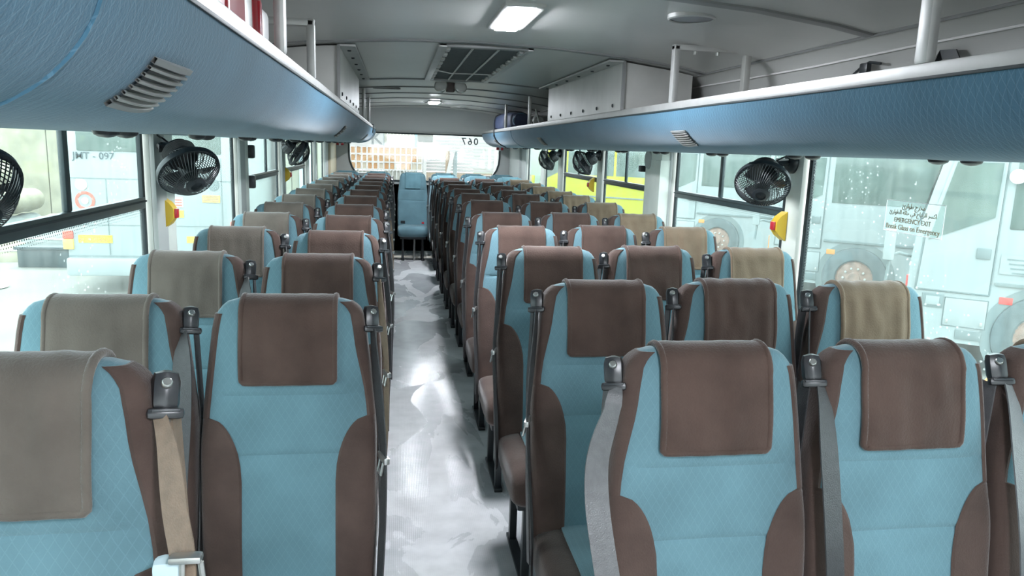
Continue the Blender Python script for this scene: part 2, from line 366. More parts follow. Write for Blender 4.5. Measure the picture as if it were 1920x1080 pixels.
# rear wall with the rounded rear window
OPEN = [(-.66, 1.66)] + [(-.66, 1.36)] + [(-.66+.30*(1-math.cos(a))*1.0, 1.36-.36*math.sin(a)) for a in [math.radians(d) for d in range(15, 91, 15)]]
right = [(2*.40-x, z) for x, z in reversed(OPEN)]
loop = OPEN + right            # down the left edge, along the bottom, up the right edge
n = len(loop); per = []
OUT = []
for x, z in loop:
    sx = -1 if x < .40 else 1
    OUT.append((XL if sx < 0 else XR, z) if z > 1.05 else (x, 0.0))
mb = MB()
for yy in (YB-.10, YB+.02):
    mb.grid([[(x, yy, z) for x, z in loop], [(x, yy, z) for x, z in OUT]])
    mb.add([(XL, yy, 0), (XL, yy, OUT[6][1] if OUT[6][0] == XL else 1.06), (loop[7][0], yy, 0)], [(0, 1, 2)])
mb.grid([[(x, yy, z) for x, z in loop] for yy in (YB-.10, YB+.02)])
mb.box((XL, YB-.10, 0), (XR, YB+.02, .95)); mb.box((XL, YB-.099, .0), (-.36, YB+.02, 1.10)); mb.box((1.16, YB-.099, .0), (XR, YB+.02, 1.10))
wall_rear = solo('wall_rear', mb, m_panel, 'grey rear wall of the bus around the rear window', 'wall', kind='structure', loc=(XC, YB, 0))
HD = [(10.62, 2.01), (10.66, 1.96), (10.80, 1.80), (10.88, 1.69), (10.93, 1.665), (YB+.02, 1.665), (YB+.02, 2.03)]
part('header_panel', MB().prism([(a, b) for a, b in HD], XL+.02, XR-.02, 0), mat('header_grey', (.45, .455, .45), .55, var=.05, scale=3), wall_rear, ang=50)
part('window_seal', MB().tube([(x, YB-.105, z) for x, z in loop], .014, 6), m_rubber, wall_rear)
part('window_seal', MB().tube([(-.66, YB-.10, 1.66), (1.46, YB-.10, 1.66)], .012, 6), m_rubber, wall_rear)
wn[0] += 1
rw = thing('window_%d' % wn[0], (.4, YB-.02, 1.0), 'wide rear window with rounded lower corners', 'window', kind='structure')
part('pane', MB().box((-.67, YB-.03, .96), (1.47, YB-.025, 1.67)), m_glassR, rw)
for i, ch in enumerate('JMT - 067'):
    if ch == ' ': continue
    place_text('numeral', ch, .135, m_dark, rw, (1.64-i*.086, YB-.02, 1.575), (-1, 0, 0), (0, 0, 1), bold=.002)
# rear corner post covers
for sg, x in ((-1, XL), (1, XR)):
    part('corner_cover', MB().box((x, 9.98, SILL), (x-sg*.07, YB-.1, WTOP), .02), m_wall if sg > 0 else mat('corner_tan', (.62, .52, .36), .5), wall_left if sg < 0 else wall_right)

# front end of the bus behind the camera: windscreen opening
fr = thing('wall_front', (XC, YF, 0), 'front bulkhead of the bus around the windscreen', 'wall', kind='structure')
part('lower_panel', MB().box((XL, YF-.05, 0), (XR, YF, .75)), m_wall, fr); part('header_panel', MB().box((XL, YF-.05, 1.8), (XR, YF, 2.05)), m_wall, fr)
part('post', MB().box((XL, YF-.05, .75), (XL+.08, YF, 1.8)), m_wall, fr); part('post', MB().box((XR-.08, YF-.05, .75), (XR, YF, 1.8)), m_wall, fr)
wn[0] += 1
wf = thing('window_%d' % wn[0], (XC, YF, .75), 'front windscreen of the bus', 'window', kind='structure')
part('pane', MB().box((XL+.08, YF-.03, .75), (XR-.08, YF-.025, 1.8)), m_glassR, wf)

# ------------------------------------------------------------------ luggage racks
RA, RB = .22, .18; ZT = EYE+.188
def rack_pt(xf, sg, y, u):
    """u 0..1 over the rounded fascia, 1..2 along the flat underside to the wall"""
    if u <= 1:
        a = u*math.pi/2; return Vector((xf + sg*RA*(1-math.cos(a)), y, ZT - RB*math.sin(a)))
    w = XL if sg < 0 else XR
    x0 = xf+sg*RA; return Vector((x0+(w-x0)*(u-1), y, ZT-RB+.006*math.sin((u-1)*math.pi)))
def rack_n(xf, sg, u):
    a = u*math.pi/2; return Vector((-sg*math.cos(a)/RA, 0, -math.sin(a)/RB)).normalized()
def rack(name, xf, sg, label, vents, posts, frames, seams):
    R = thing(name, (xf, 4.5, ZT), label, 'luggage rack')
    Y0, Y1 = -1.7, 10.62
    ys = [Y0+(Y1-Y0)*i/110 for i in range(111)]; us = [i/11 for i in range(12)] + [1.2, 1.5, 2.0]
    def pt(y, u):
        p = rack_pt(xf, sg, y, u)
        if u <= 1.2: p += rack_n(xf, sg, min(u, 1))*(.0035*noise.noise(Vector((y*1.6, u*2.2, sg*5))) + .002*noise.noise(Vector((y*6, u*3, sg)))*smooth(u*2))
        return p
    fab = part('fabric_panel', MB().grid([[pt(y, u) for u in us] for y in ys]), m_rack, R, ang=60)
    endp = [(p.x, p.z) for p in (rack_pt(xf, sg, Y1, u) for u in us)] + [(XL if sg < 0 else XR, ZT+.0)]
    part('end_cap', MB().prism(endp, Y1-.012, Y1+.002, 1), m_rack, R)
    part('trim', MB().box((xf-.004*sg*-1-.012*sg*0, Y0, ZT-.004), (xf+sg*.022, Y1+.01, ZT+.032), .004), m_alu, R)
    part('trim_lip', MB().box((xf-sg*.004, Y0, ZT-.006), (xf+sg*.004, Y1+.01, ZT+.001), .001), m_rubber, R)
    part('shelf', MB().box((xf+sg*.02, Y0, ZT-.004), (XL if sg < 0 else XR, Y1, ZT+.004)), m_duct, R)
    for y in seams:
        s = part('seam', MB().tube([rack_pt(xf, sg, y+.03*u, u)+rack_n(xf, sg, u)*.001 for u in [i/12 for i in range(13)]], .0035), m_rack, R)
    for vy in vents:
        hw, u0, u1 = .085, .33, .58
        back = MB().grid([[rack_pt(xf, sg, y, u)+rack_n(xf, sg, u)*.006 for u in [u0+(u1-u0)*i/5 for i in range(6)]] for y in (vy-hw*.9, vy+hw*.9)])
        v = part('vent', back, m_dark, R, label='grey plastic air vent grille set in the fabric')
        for k in range(8):
            u = u0+(u1-u0)*k/7; du = .014 if k in (0, 7) else .0062
            P = []
            for y, rr in [(vy-hw+2*hw*i/8, i/8) for i in range(9)]:
                bulge = .009+.005*math.sin(rr*math.pi)
                P.append([rack_pt(xf, sg, y, u+q)+rack_n(xf, sg, u)*h for q, h in ((-du, .004), (-du, bulge), (du, bulge), (du, .004))])
            part('slat', MB().grid(P, cv=True), m_alu if k in (0, 7) else m_duct, v)
    for py in posts:
        part('stanchion', MB().box((xf+sg*.002, py-.022, ZT+.03), (xf+sg*.03, py+.022, ceil_z(xf)+.01), .01), m_alu, R)
    for py, inner, zt in frames:
        xin = xf+sg*inner; a = .02
        part('stanchion', MB().box((xf+sg*.002, py-a, ZT+.03), (xf+sg*.03, py+a, zt), .006), m_alu, R)
        part('cross_bar', MB().box((xf+sg*.002, py-a, zt-.024), (xin, py+a, zt), .005), m_alu, R)
        part('rear_leg', MB().box((xin-.014, py-a, ZT), (xin+.014, py+a, zt), .005), m_duct, R)
        for k in (.3, .6): part('bolt', MB().lathe([(0, -.014), (.009, -.014), (.009, 0), (0, 0)], 8, Matrix.Translation((xf+sg*inner*k, py, zt-.024))), m_steel, R)
    yy = 1.05
    while yy < 10.3:                                     # reading light and air nozzle pods hanging under the rack
        xn = xf+sg*(.33 if sg < 0 else .27)
        for d in (-.06, .06):
            part('nozzle', MB().lathe([(.026, .008), (.028, -.004), (.024, -.013), (.014, -.018), (0, -.020)], 14, Matrix.Translation((xn, yy+d, ZT-RB+.006))), m_guide, R)
        yy += .75
    return R
rack_l = rack('luggage_rack', -.28, -1, 'blue padded overhead luggage rack along the left windows', [1.13, 4.72, 8.25], [2.08, 7.05, 8.3], [(2.80, .42, EYE+.415)], [.83, 9.9])
rack_r = rack('luggage_rack', 1.17, 1, 'blue padded overhead luggage rack along the right windows', [3.16, 6.42, 9.4], [1.62, 6.88, 8.4], [(3.23, .34, EYE+.462)], [7.9])

# air duct boxes on the racks
def duct(xf, sg, label):
    D = thing('air_duct_box', (xf, 4.9, ZT+.03), label, 'duct', 'air duct boxes')
    y0, y1 = 3.93, 5.97; zb, zt = ZT+.032, ceil_z(xf)-.006
    xw = (XL if sg < 0 else XR)-sg*.11
    part('side_panel', MB().box((xf+sg*.004, y0+.03, zb), (xf+sg*.012, y1, zt)), m_duct, D)
    pf = [(xf+sg*.012, zb), (xw, zb)] + [(x, ceil_z(x)-.008) for x in [xw+(xf+sg*.012-xw)*i/6 for i in range(7)]]
    part('end_panel', MB().prism(pf, y0+.04, y0+.05, 1), m_duct, D)
    part('end_panel', MB().prism(pf, y1-.01, y1, 1), m_duct, D)
    part('corner_strip', MB().box((xf+sg*.0, y0+.022, zb), (xf+sg*.014, y0+.042, zt)), m_rib, D)
    fl = part('flange', MB().box((xf+sg*.006, y0+.03, zt-.006), (xf-sg*.075, y1, zt+.004)), m_alu, D)
    for i in range(6):
        y = y0+.2+i*.34
        part('screw', MB().lathe([(0, -.007), (.008, -.006), (.011, 0)], 8, Matrix.Translation((xf-sg*.035, y, zt-.006))), m_dark, D)
        part('screw', MB().lathe([(0, .007), (.008, .006), (.011, 0)], 8, Matrix.Translation((xf+sg*.004, y, zb+.03)) @ Matrix.Rotation(-sg*math.pi/2, 4, 'Y')), m_dark, D)
    return D
duct(-.28, -1, 'grey sheet metal air duct box above the left luggage rack')
duct(1.17, 1, 'grey sheet metal air duct box above the right luggage rack')

# ------------------------------------------------------------------ ceiling fittings
def ceiling_lamp(x, y, hw, hl, label):
    z = ceil_z(x)
    L = thing('ceiling_lamp', (x, y, z), label, 'lamp', 'ceiling lamps')
    part('housing', MB().box((x-hw-.03, y-hl-.04, z-.014), (x+hw+.03, y+hl+.04, z+.02), .008), m_panel, L)
    part('diffuser', MB().box((x-hw, y-hl, z-.022), (x+hw, y+hl, z-.012), .004), m_lamp, L)
ceiling_lamp(.452, 3.06, .046, .25, 'lit white rectangular ceiling lamp nearest the camera')
ceiling_lamp(.43, 9.1, .05, .22, 'small lit ceiling lamp near the rear window')
ceiling_lamp(.452, -.3, .046, .25, 'unseen white ceiling lamp added behind the camera to brighten the interior')  # unseen lamp, added overhead to brighten the interior
def round_speaker(x, y, r, label, m):
    z = ceil_z(x)
    S = thing('ceiling_speaker', (x, y, z), label, 'speaker', 'round ceiling speakers')
    part('bezel', MB().lathe([(r, .01), (r, -.008), (r*.93, -.012), (r*.9, -.008)], 28, Matrix.Translation((x, y, z))), m_panel, S)
    part('mesh_disc', MB().lathe([(r*.91, -.006), (r*.5, -.011), (0, -.012)], 28, Matrix.Translation((x, y, z))), m, S)
round_speaker(1.04, 2.70, .085, 'round grey speaker disc in the ceiling, front right', mat('speaker_grey', (.27, .27, .29), .5))
round_speaker(.80, 9.9, .13, 'dark round ceiling speaker near the rear header', mat('speaker_dark', (.05, .055, .07), .5))
S = thing('ceiling_slot_vent', (-.1, 6.95, ceil_z(-.1)), 'small dark slot vent in the ceiling above the left rack', 'vent')
part('slot', MB().box((-.2, 6.93, ceil_z(-.1)-.012), (.02, 7.02, ceil_z(-.1)+.01), .006), m_dark, S)
part('lip', MB().box((-.21, 6.92, ceil_z(-.1)-.016), (.03, 6.935, ceil_z(-.1)), .003), m_rib, S)
# return air grille
z = ceil_z(.45)
G = thing('return_air_grille', (.45, 4.95, z), 'large dark rectangular return air grille in the ceiling', 'grille')
part('filter', MB().box((.25, 3.98, z-.008), (.655, 5.92, z+.01)), mat('filter_dark', (.055, .065, .07), .8, var=.2, scale=40, bump=.3, bscale=200), G)
part('frame', MB().box((.205, 3.93, z-.022), (.25, 5.96, z), .006), m_alu, G); part('frame', MB().box((.655, 3.93, z-.022), (.69, 5.96, z), .006), m_alu, G)
part('frame', MB().box((.205, 3.93, z-.02), (.69, 3.97, z), .005), m_rib, G); part('frame', MB().box((.205, 5.93, z-.02), (.69, 5.97, z), .005), m_rib, G)
for x in (.385, .52): part('rail', MB().tube([(x, 3.98, z-.012), (x, 5.92, z-.012)], .006), m_alu, G)
for i in range(9):
    y = 4.05+i*.22
    part('clip', MB().box((.25, y, z-.020), (.272, y+.1, z-.006), .003), m_alu, G); part('clip', MB().box((.632, y, z-.020), (.655, y+.1, z-.006), .003), m_alu, G)
part('cable', MB().tube([(.26, 5.2, z-.016), (.36, 5.32, z-.02), (.5, 5.3, z-.02), (.64, 5.34, z-.016)], .004), m_white, G)
# twin lens unit behind the grille
z = ceil_z(.43)
T = thing('ceiling_spot_unit', (.43, 6.35, z), 'twin white spotlight unit on the ceiling behind the grille', 'spotlight')
part('body', MB().box((.395, 6.31, z-.075), (.465, 6.39, z), .012), mat('brown_plastic', (.10, .07, .065), .5), T)
for s in (-1, 1):
    Mx = Matrix.Translation((.43+s*.075, 6.33, z-.035)) @ Matrix.Rotation(s*math.radians(40), 4, 'Y') @ Matrix.Rotation(math.radians(60), 4, 'X')
    h = part('lens_housing', MB().lathe([(.02, -.03), (.05, -.01), (.055, .02), (.05, .024)], 18, Mx), m_steel, T)
    part('lens', MB().lathe([(.05, .016), (.03, .022), (0, .024)], 18, Mx), m_white, h)

# ------------------------------------------------------------------ seats
ST = Vector((0, .0995, .995)); SN = Vector((0, -.995, .0995)); SO = Vector((0, 0, .40))
SW = [(0, .196), (.2, .201), (.40, .200), (.47, .196), (.55, .187), (.62, .179), (.67, .173), (.70, .167), (.715, .158), (.727, .144), (.735, .118), (.74, .05)]
STK = [(0, .055), (.35, .052), (.6, .048), (.69, .044), (.715, .036), (.73, .024), (.737, .012), (.74, .004)]
EE = .42
def sw(s): return lerp(SW, s)
def stk(s): return lerp(STK, s)
def bolster(x, s):
    w = sw(s); q = min(1, abs(x)/w)
    b = .020*(q**3)*(1-smooth((s-.34)/.14)) + .010*math.exp(-((s-.16)/.10)**2)*(1-q*q)
    b += .010*math.exp(-((s-.60)/.08)**2)*(1-q*q)
    for s0 in (.365, .508): b -= .0045*math.exp(-((s-s0)/.006)**2)*(1-smooth((q-.75)/.25))
    return b
def sec(th, s, off=0.0):
    w, t = sw(s)+off, stk(s)+off
    cx, sn = math.cos(th), math.sin(th)
    x = w*math.copysign(abs(cx)**EE, cx); n = t*math.copysign(abs(sn)**EE, sn)
    if n > 0: n += bolster(x, s)*min(1, abs(sn)**EE*1.2)
    return SO + ST*s + SN*n + Vector((x, 0, 0))
RINGS = [0, .06, .12, .18, .24, .30, .33, .352, .359, .365, .371, .378, .41, .45, .495, .502, .508, .514, .521, .56, .60, .64, .67, .69, .705, .718, .727, .734, .738, .74]
def shell():
    NT = 40
    mb = MB(); G = [[sec(2*math.pi*j/NT, s) for j in range(NT)] for s in RINGS]
    mb.grid(G, cv=True); k = len(mb.v)
    mb.f.append(tuple(range(NT))); mb.f.append(tuple(k-NT+j for j in range(NT)))
    return mb
def wing_inner(s, belt):
    w = sw(s); s1, s2 = .30, .455
    if s <= s1: return .113
    if s <= s2: return .113 + (w-.010-.113)*(1-math.sqrt(max(0, 1-((s-s1)/(s2-s1))**2)))
    return w - .010 - (.010 if belt else .0)*smooth((s-.50)/.14)
def wing(sg, belt):
    mb = MB(); G = []; N = []
    ss = [.0, .06, .12, .18, .24, .30, .34, .37, .392, .404, .418, .43, .44, .448, .455, .48, .52, .56, .60, .63, .66, .685, .70] + ([.712, .72, .728] if belt else [])
    for s in ss:
        w = sw(s)+.004; xi = min(wing_inner(s, belt), w*.995); a0 = math.acos(min(1, (xi/w))**(1/EE))
        row = []
        for j in range(17):
            th = a0 + (-math.radians(58)-a0)*(j/16)
            if sg < 0: th = math.pi - th
            row.append(sec(th, s, .004))
        G.append(row)
    Nn = []
    for i, r in enumerate(G):
        rr = []
        for j, p in enumerate(r):
            c = SO + ST*ss[i]; v = p-c; v -= ST*v.dot(ST); rr.append(v.normalized())
        Nn.append(rr)
    mb.sheet(G, Nn, .006); return mb
def cover(seed, hw=.106, s_low=.54, wr=.004):
    path = [(None, s_low+(.695-s_low)*i/17) for i in range(18)]
    arc = [(-math.cos(math.radians(a)), math.sin(math.radians(a))) for a in range(15, 180, 15)]
    back = [(None, .69-.16*i/4) for i in range(5)]
    xs = [-hw+2*hw*i/24 for i in range(25)]
    G = []; N = []
    rnd = Vector((seed*7.3, seed*3.1, 0))
    def wob(x, v): return wr*(noise.noise(Vector((x*34, v*7, 0))+rnd) + .6*noise.noise(Vector((x*14+v*9, v*5, 2))+rnd))
    for _, s in path:
        row = []; nr = []
        for x in xs:
            w = sw(s); q = min(.985, abs(x)/w); c = q**(1/EE); n = stk(s)*(math.sqrt(1-c*c)**EE) + bolster(x, s) if s < .69 else stk(.69)+bolster(x, s)
            row.append(SO+ST*s+SN*(n+.012+wob(x, s))+Vector((x, 0, 0))); nr.append(SN)
        G.append(row); N.append(nr)
    for cx, sn in arc:
        row = []; nr = []
        for x in xs:
            d = SN*(-cx)*1.0 + ST*sn
            row.append(SO+ST*(.695+.050*sn+wob(x, .7)*.5)+SN*(-cx*.056)+Vector((x, 0, 0))); nr.append(d.normalized())
        G.append(row); N.append(nr)
    for _, s in back:
        G.append([SO+ST*s+SN*(-(stk(s)+.010)+wob(x, s)*.4)+Vector((x, 0, 0)) for x in xs]); N.append([-SN]*25)
    mb = MB().sheet(G, N, .006)
    G = [[p - q*.0035 for p, q in zip(a, b)] for a, b in zip(G, N)]
    pip = [r[0] for r in reversed(G)][:-1] + [G[0][0]+ST*.006+Vector((.0, 0, 0)), G[0][0]+Vector((.006, 0, 0))] + G[0][1:-1] + [G[0][-1]-Vector((.006, 0, 0)), G[0][-1]+ST*.006] + [r[-1] for r in G[1:]]
    pm = MB().tube(pip, .0066, 8)
    return mb, pm
def cushion():
    mb = MB(); G = []
    prof = [(.06, .06, .33, .44), (.0, .195, .32, .45), (-.12, .198, .315, .45), (-.28, .200, .31, .458), (-.38, .200, .315, .458), (-.415, .197, .325, .448), (-.435, .19, .345, .43), (-.442, .17, .37, .41)]
    for y, w, z0, z1 in prof:
        zc, h = (z0+z1)/2, (z1-z0)/2
        G.append([Vector((w*math.copysign(abs(math.cos(a))**.4, math.cos(a)), y, zc+h*math.copysign(abs(math.sin(a))**.4, math.sin(a)))) for a in [2*math.pi*j/32 for j in range(32)]])
    mb.grid(G, cv=True); k = len(mb.v); mb.f.append(tuple(range(32))); mb.f.append(tuple(k-32+j for j in range(32)))
    top = MB(); P = []; N = []
    line = [(.02, .452), (-.12, .455), (-.28, .463), (-.38, .463), (-.418, .454), (-.440, .434), (-.449, .40), (-.445, .35)]
    for i, (y, z) in enumerate(line):
        hw = .115+.02*i/7
        P.append([Vector((-hw+2*hw*j/8, y, z+.003*math.sin(j/8*math.pi))) for j in range(9)])
        nrm = Vector((0, 0, 1)) if i < 4 else Vector((0, -math.sin((i-3)/4*1.57), math.cos((i-3)/4*1.57)))
        N.append([nrm]*9)
    top.sheet(P, N, .006)
    return mb, top
def seat_base():
    fr = MB().box((-.17, -.36, .285), (.17, .02, .325), .01)
    legs = []
    for s in (-1, 1):
        legs.append(MB().box((s*.13-.014, -.34, .0), (s*.13+.014, -.31, .29), .004).box((s*.13-.014, -.06, .0), (s*.13+.014, -.03, .29), .004).box((s*.13-.018, -.36, 0), (s*.13+.018, .0, .016), .003))
    return fr, legs
def belt_parts(sg, kind, lim=.24, wide=.046):
    gp = SO+ST*.685; gx = sg*.188
    g = MB().box((-.019, -.018, -.030), (.019, .018, .032), .016)
    g.box((-.024, -.028, -.036), (.024, -.006, -.020), .007)
    R = Matrix.Translation((gx, gp.y, gp.z)) @ Matrix.Rotation(-.34, 4, 'X') @ Matrix.Rotation(sg*.35, 4, 'Z')
    g.xf(R)
    bolt = MB().lathe([(0, .008), (.006, .008), (.008, .006), (.008, 0)], 8, R @ Matrix.Translation((0, -.016, .012)) @ Matrix.Rotation(math.radians(65), 4, 'X'))
    slot = MB().box((-.018, -.030, -.026), (.018, -.026, -.022), .001).xf(R)
    y0 = gp.y
    if kind == 'cross':
        pts = [(gx, y0-.03, gp.z-.02), (sg*.198, y0-.06, gp.z-.08), (sg*.196, y0-.10, gp.z-.20), (sg*.186, y0-.135, gp.z-.32), (sg*.172, y0-.15, gp.z-.45), (sg*.160, y0-.16, gp.z-.58), (sg*.175, y0-.19, gp.z-.66)]
        wd = [Vector((1, -.3*sg, 0))]*7
    elif kind == 'cross0':
        wide = .034
        pts = [(gx, y0-.03, gp.z-.02), (sg*.205, y0-.06, gp.z-.06), (sg*.222, y0-.10, gp.z-.13), (sg*.242, y0-.14, gp.z-.20), (sg*.225, y0-.16, gp.z-.32), (sg*.215, y0-.17, gp.z-.5), (sg*.21, y0-.19, gp.z-.66)]
        wd = [Vector((1, -.3*sg, 0))]*7
    elif kind == 'broad':
        pts = [(gx+sg*.004, y0-.035, gp.z-.02), (sg*.205, y0-.055, gp.z-.06), (sg*.232, y0-.075, gp.z-.14), (sg*.236, y0-.10, gp.z-.22), (sg*.226, y0-.14, gp.z-.32), (sg*.208, y0-.19, gp.z-.45), (sg*.196, y0-.23, gp.z-.60), (sg*.205, y0-.24, gp.z-.72)]
        wd = [Vector((sg*.5, -.8, 0)), Vector((1, -.4*sg, 0)), Vector((1, -.2*sg, 0)), Vector((1, 0, 0)), Vector((1, 0, 0)), Vector((1, 0, 0)), Vector((.9, .3, 0)), Vector((.6, .6, 0))]
        wd = [Vector((abs(v.x), v.y, 0)) for v in wd]
    else:
        pts = [(gx+sg*.006, y0-.03, gp.z-.02), (sg*.200, y0-.05, gp.z-.09), (sg*.211, y0-.075, gp.z-.20), (sg*.221, y0-.10, gp.z-.32), (sg*.220, y0-.15, gp.z-.46), (sg*.214, y0-.19, gp.z-.60), (sg*.212, y0-.20, gp.z-.74)]
        wd = [Vector((sg*.45, -.9, 0))]*3 + [Vector((sg*.3, -.95, 0))]*4
    pts = [(max(-lim, min(lim, p[0])), p[1], p[2]) for p in pts]
    # resample
    P = [Vector(p) for p in pts]; Q = []; WD = []
    for i in range(len(P)-1):
        p0, p1, p2, p3 = P[max(0, i-1)], P[i], P[i+1], P[min(len(P)-1, i+2)]
        for k in range(4):
            t = k/4; Q.append(.5*((2*p1)+(p2-p0)*t+(2*p0-5*p1+4*p2-p3)*t*t+(-p0+3*p1-3*p2+p3)*t**3)); WD.append(wd[i].lerp(wd[i+1], t))
    Q.append(P[-1]); WD.append(wd[-1])
    strap = MB().ribbon(Q, WD, [wide*(.55+.45*smooth(i/7)) for i in range(len(Q))])
    loop2 = MB().ribbon([Vector((gx+sg*.012, y0+.0, gp.z-.03)), Vector((sg*.206, y0-.0, gp.z-.25)), Vector((sg*.212, y0-.08, gp.z-.5)), Vector((sg*.212, y0-.15, gp.z-.72))], Vector((0, 1, 0)), .040)
    ti = 12; tp = Q[ti]
    tg = MB().box((-.029, -.007, -.008), (.029, .007, .008), .003); tg.tube([(-.012, -.004, -.008), (-.012, -.010, -.038), (.012, -.010, -.038), (.012, -.004, -.008)], .0035, 6)
    ax = WD[ti].normalized(); ang = math.atan2(ax.y, ax.x)
    tg.xf(Matrix.Translation(tp) @ Matrix.Rotation(ang, 4, 'Z'))
    return g, bolt, slot, strap, loop2, tg
ME = {}
def mesh_of(key, fn, m, ang=45):
    if key not in ME: ME[key] = fn().mesh(key.split('|')[0], m, ang)
    return ME[key]
def make_seat(name, loc, label, cat, group, belt_side, cov='brown', belt='edge', belt_m=None, plain=False, aisle=True, variant=0):
    o = thing(name, loc, label, cat, group)
    link('backrest', mesh_of('backrest', shell, m_blue), o)
    for sg in (-1, 1):
        if not plain:
            b = (sg == belt_side)
            link('side_wing', mesh_of('side_wing|%d%d' % (sg, b), lambda: wing(sg, b), m_brown), o)
    cm = {'brown': m_cover, 'faded_lit': m_coverf, 'tan': m_covert, 'blue': m_coverb}[cov]
    k = 'head_cover|%s%d' % (cov, variant)
    if k not in ME:
        hw, lo, wr = (.106, .54, (.0025, .0045, .009, .0035, .010)[variant]) if cov != 'blue' else (.098, .53, .001)
        a, p = cover(variant+1, hw, lo, wr); ME[k] = a.mesh('head_cover', cm, 60); ME[k+'p'] = p.mesh('piping', cm, 60)
    hc = link('head_cover', ME[k], o); link('piping', ME[k+'p'], hc)
    cu = link('cushion', mesh_of('cushion|%d' % plain, lambda: cushion()[0], m_blue if plain else m_brown, 60), o)
    if not plain: link('cushion_panel', mesh_of('cushion_panel', lambda: cushion()[1], m_blue, 60), cu)
    link('seat_frame', mesh_of('seat_frame', lambda: seat_base()[0], m_dark), o)
    for i in (0, 1): link('leg', mesh_of('leg|%d' % i, lambda: seat_base()[1][i], m_dark), o)
    if belt_side:
        kk = '%d%s%d' % (belt_side, belt, aisle); bm_ = belt_m or m_belt
        get = lambda i: (lambda: belt_parts(belt_side, belt, (.24 if aisle else .203 if belt == 'edge' else .182))[i])
        g = link('belt_guide', mesh_of('belt_guide|'+kk, get(0), m_guide), o)
        link('bolt', mesh_of('bolt|'+kk, get(1), m_steel), g); link('guide_slot', mesh_of('guide_slot|'+kk, get(2), m_dark), g)
        s = link('belt_strap', mesh_of('belt_strap|'+kk+bm_.name, get(3), bm_), o)
        link('return_strap', mesh_of('return_strap|'+kk+bm_.name, get(4), bm_), s)
        if belt == 'edge': link('buckle_tongue', mesh_of('buckle_tongue|'+kk, get(5), m_steel), s)
    return o
YOFF = -.065
COLS = {
 'L1': [(-.664, 1.808), (-.662, 2.535), (-.658, 3.289), (-.650, 3.975), (-.660, 4.656)],
 'L2': [(-.249, 1.821), (-.250, 2.506), (-.246, 3.189), (-.238, 3.886), (-.248, 4.604)],
 'R1': [(.605, 1.352), (.581, 2.042), (.580, 2.77), (.582, 3.507), (.590, 4.249), (.618, 5.22), (.616, 5.972)],
 'R2': [(1.017, 1.352), (.993, 2.075), (.992, 2.83), (1.000, 3.59), (1.004, 4.308), (1.03, 5.195), (1.028, 6.03)],
 'R3': [(1.429, 1.345), (1.405, 2.05), (1.412, 2.817), (1.417, 3.591), (1.418, 4.345), (1.442, 5.24), (1.440, 6.015)]}
XF = {'L1': -.662, 'L2': -.248, 'R1': .604, 'R2': 1.016, 'R3': 1.428}
WHERE = {'L1': 'left window column', 'L2': 'column left of aisle', 'R1': 'column right of aisle', 'R2': 'middle right column', 'R3': 'right window column'}
for c in ('L1', 'L2', 'R1', 'R2', 'R3'):
    side = 1 if c[0] == 'L' else -1
    for i in range(12):
        y = (1.807+.7146*i) if c[0] == 'L' else (1.340+.75*i)
        x = XF[c]
        if i < len(COLS[c]): x, y = COLS[c][i]
        blue = c[0] == 'R' and i == 11
        cov = 'blue' if blue else {'L1': 'faded_lit', 'R3': 'tan'}.get(c, 'brown')
        k = i+1 if c == 'L1' else i
        lab = ('blue seat with %s head cover, %s, %s from camera' % ('a blue' if blue else 'a sunfaded, window-lit taupe' if cov == 'faded_lit' else 'a window-lit tan' if cov == 'tan' else 'a dark brown', WHERE[c], ORD[k]))
        var = {'R3': (3, 2, 4, 2, 4), 'L1': (0, 1, 3, 1, 2), 'L2': (0, 3, 0, 1, 0), 'R1': (0, 1, 0, 3, 0), 'R2': (1, 2, 4, 1, 3)}[c][i % 5]
        b = 'cross' if (c in ('R2', 'R3') and i == 0) else 'broad' if (c == 'R1' and i == 0) or (c == 'L1' and i < 2) or (c == 'L2' and i == 1 and False) else 'edge'
        bmat = m_beltg if (c == 'R1' and i == 0) or (c == 'R3' and i == 0) else (m_beltt if (c == 'L2' and i in (1, 5)) else m_belt)
        s = make_seat('bus_seat', (x, y+YOFF, 0), lab, 'seat', 'passenger seats', side, cov, b, bmat, plain=blue, aisle=c in ('L2', 'R1'), variant=var)
# raised single seat at the lower left corner
s = make_seat('bus_seat', (-.505, 1.06+YOFF, .068), 'blue bus seat with a sunfaded, window-lit taupe head cover at lower left, nearest the camera', 'seat', 'passenger seats', 1, 'faded_lit', 'cross0', m_beltt, variant=1)
link('plinth', MB().box((-.19, -.40, -.068), (.19, .05, .0), .004).mesh('plinth', m_wall), s)
bk = link('buckle', MB().box((.200, -.075, .76), (.240, -.045, .905), .012).mesh('buckle', mat('buckle_pale', (.55, .66, .70), .35)), s)
link('bolt', MB().lathe([(0, .006), (.008, .005), (.009, 0)], 10, Matrix.Translation((.220, -.075, .855)) @ Matrix.Rotation(math.pi/2, 4, 'X')).mesh('bolt', m_steel), bk)
tg = link('buckle_tongue', MB().box((.224, -.082, .905), (.264, -.064, .915), .004).tube([(.240, -.075, .905), (.238, -.075, .86), (.266, -.075, .86), (.262, -.075, .905)], .004).mesh('buckle_tongue', m_steel), s)
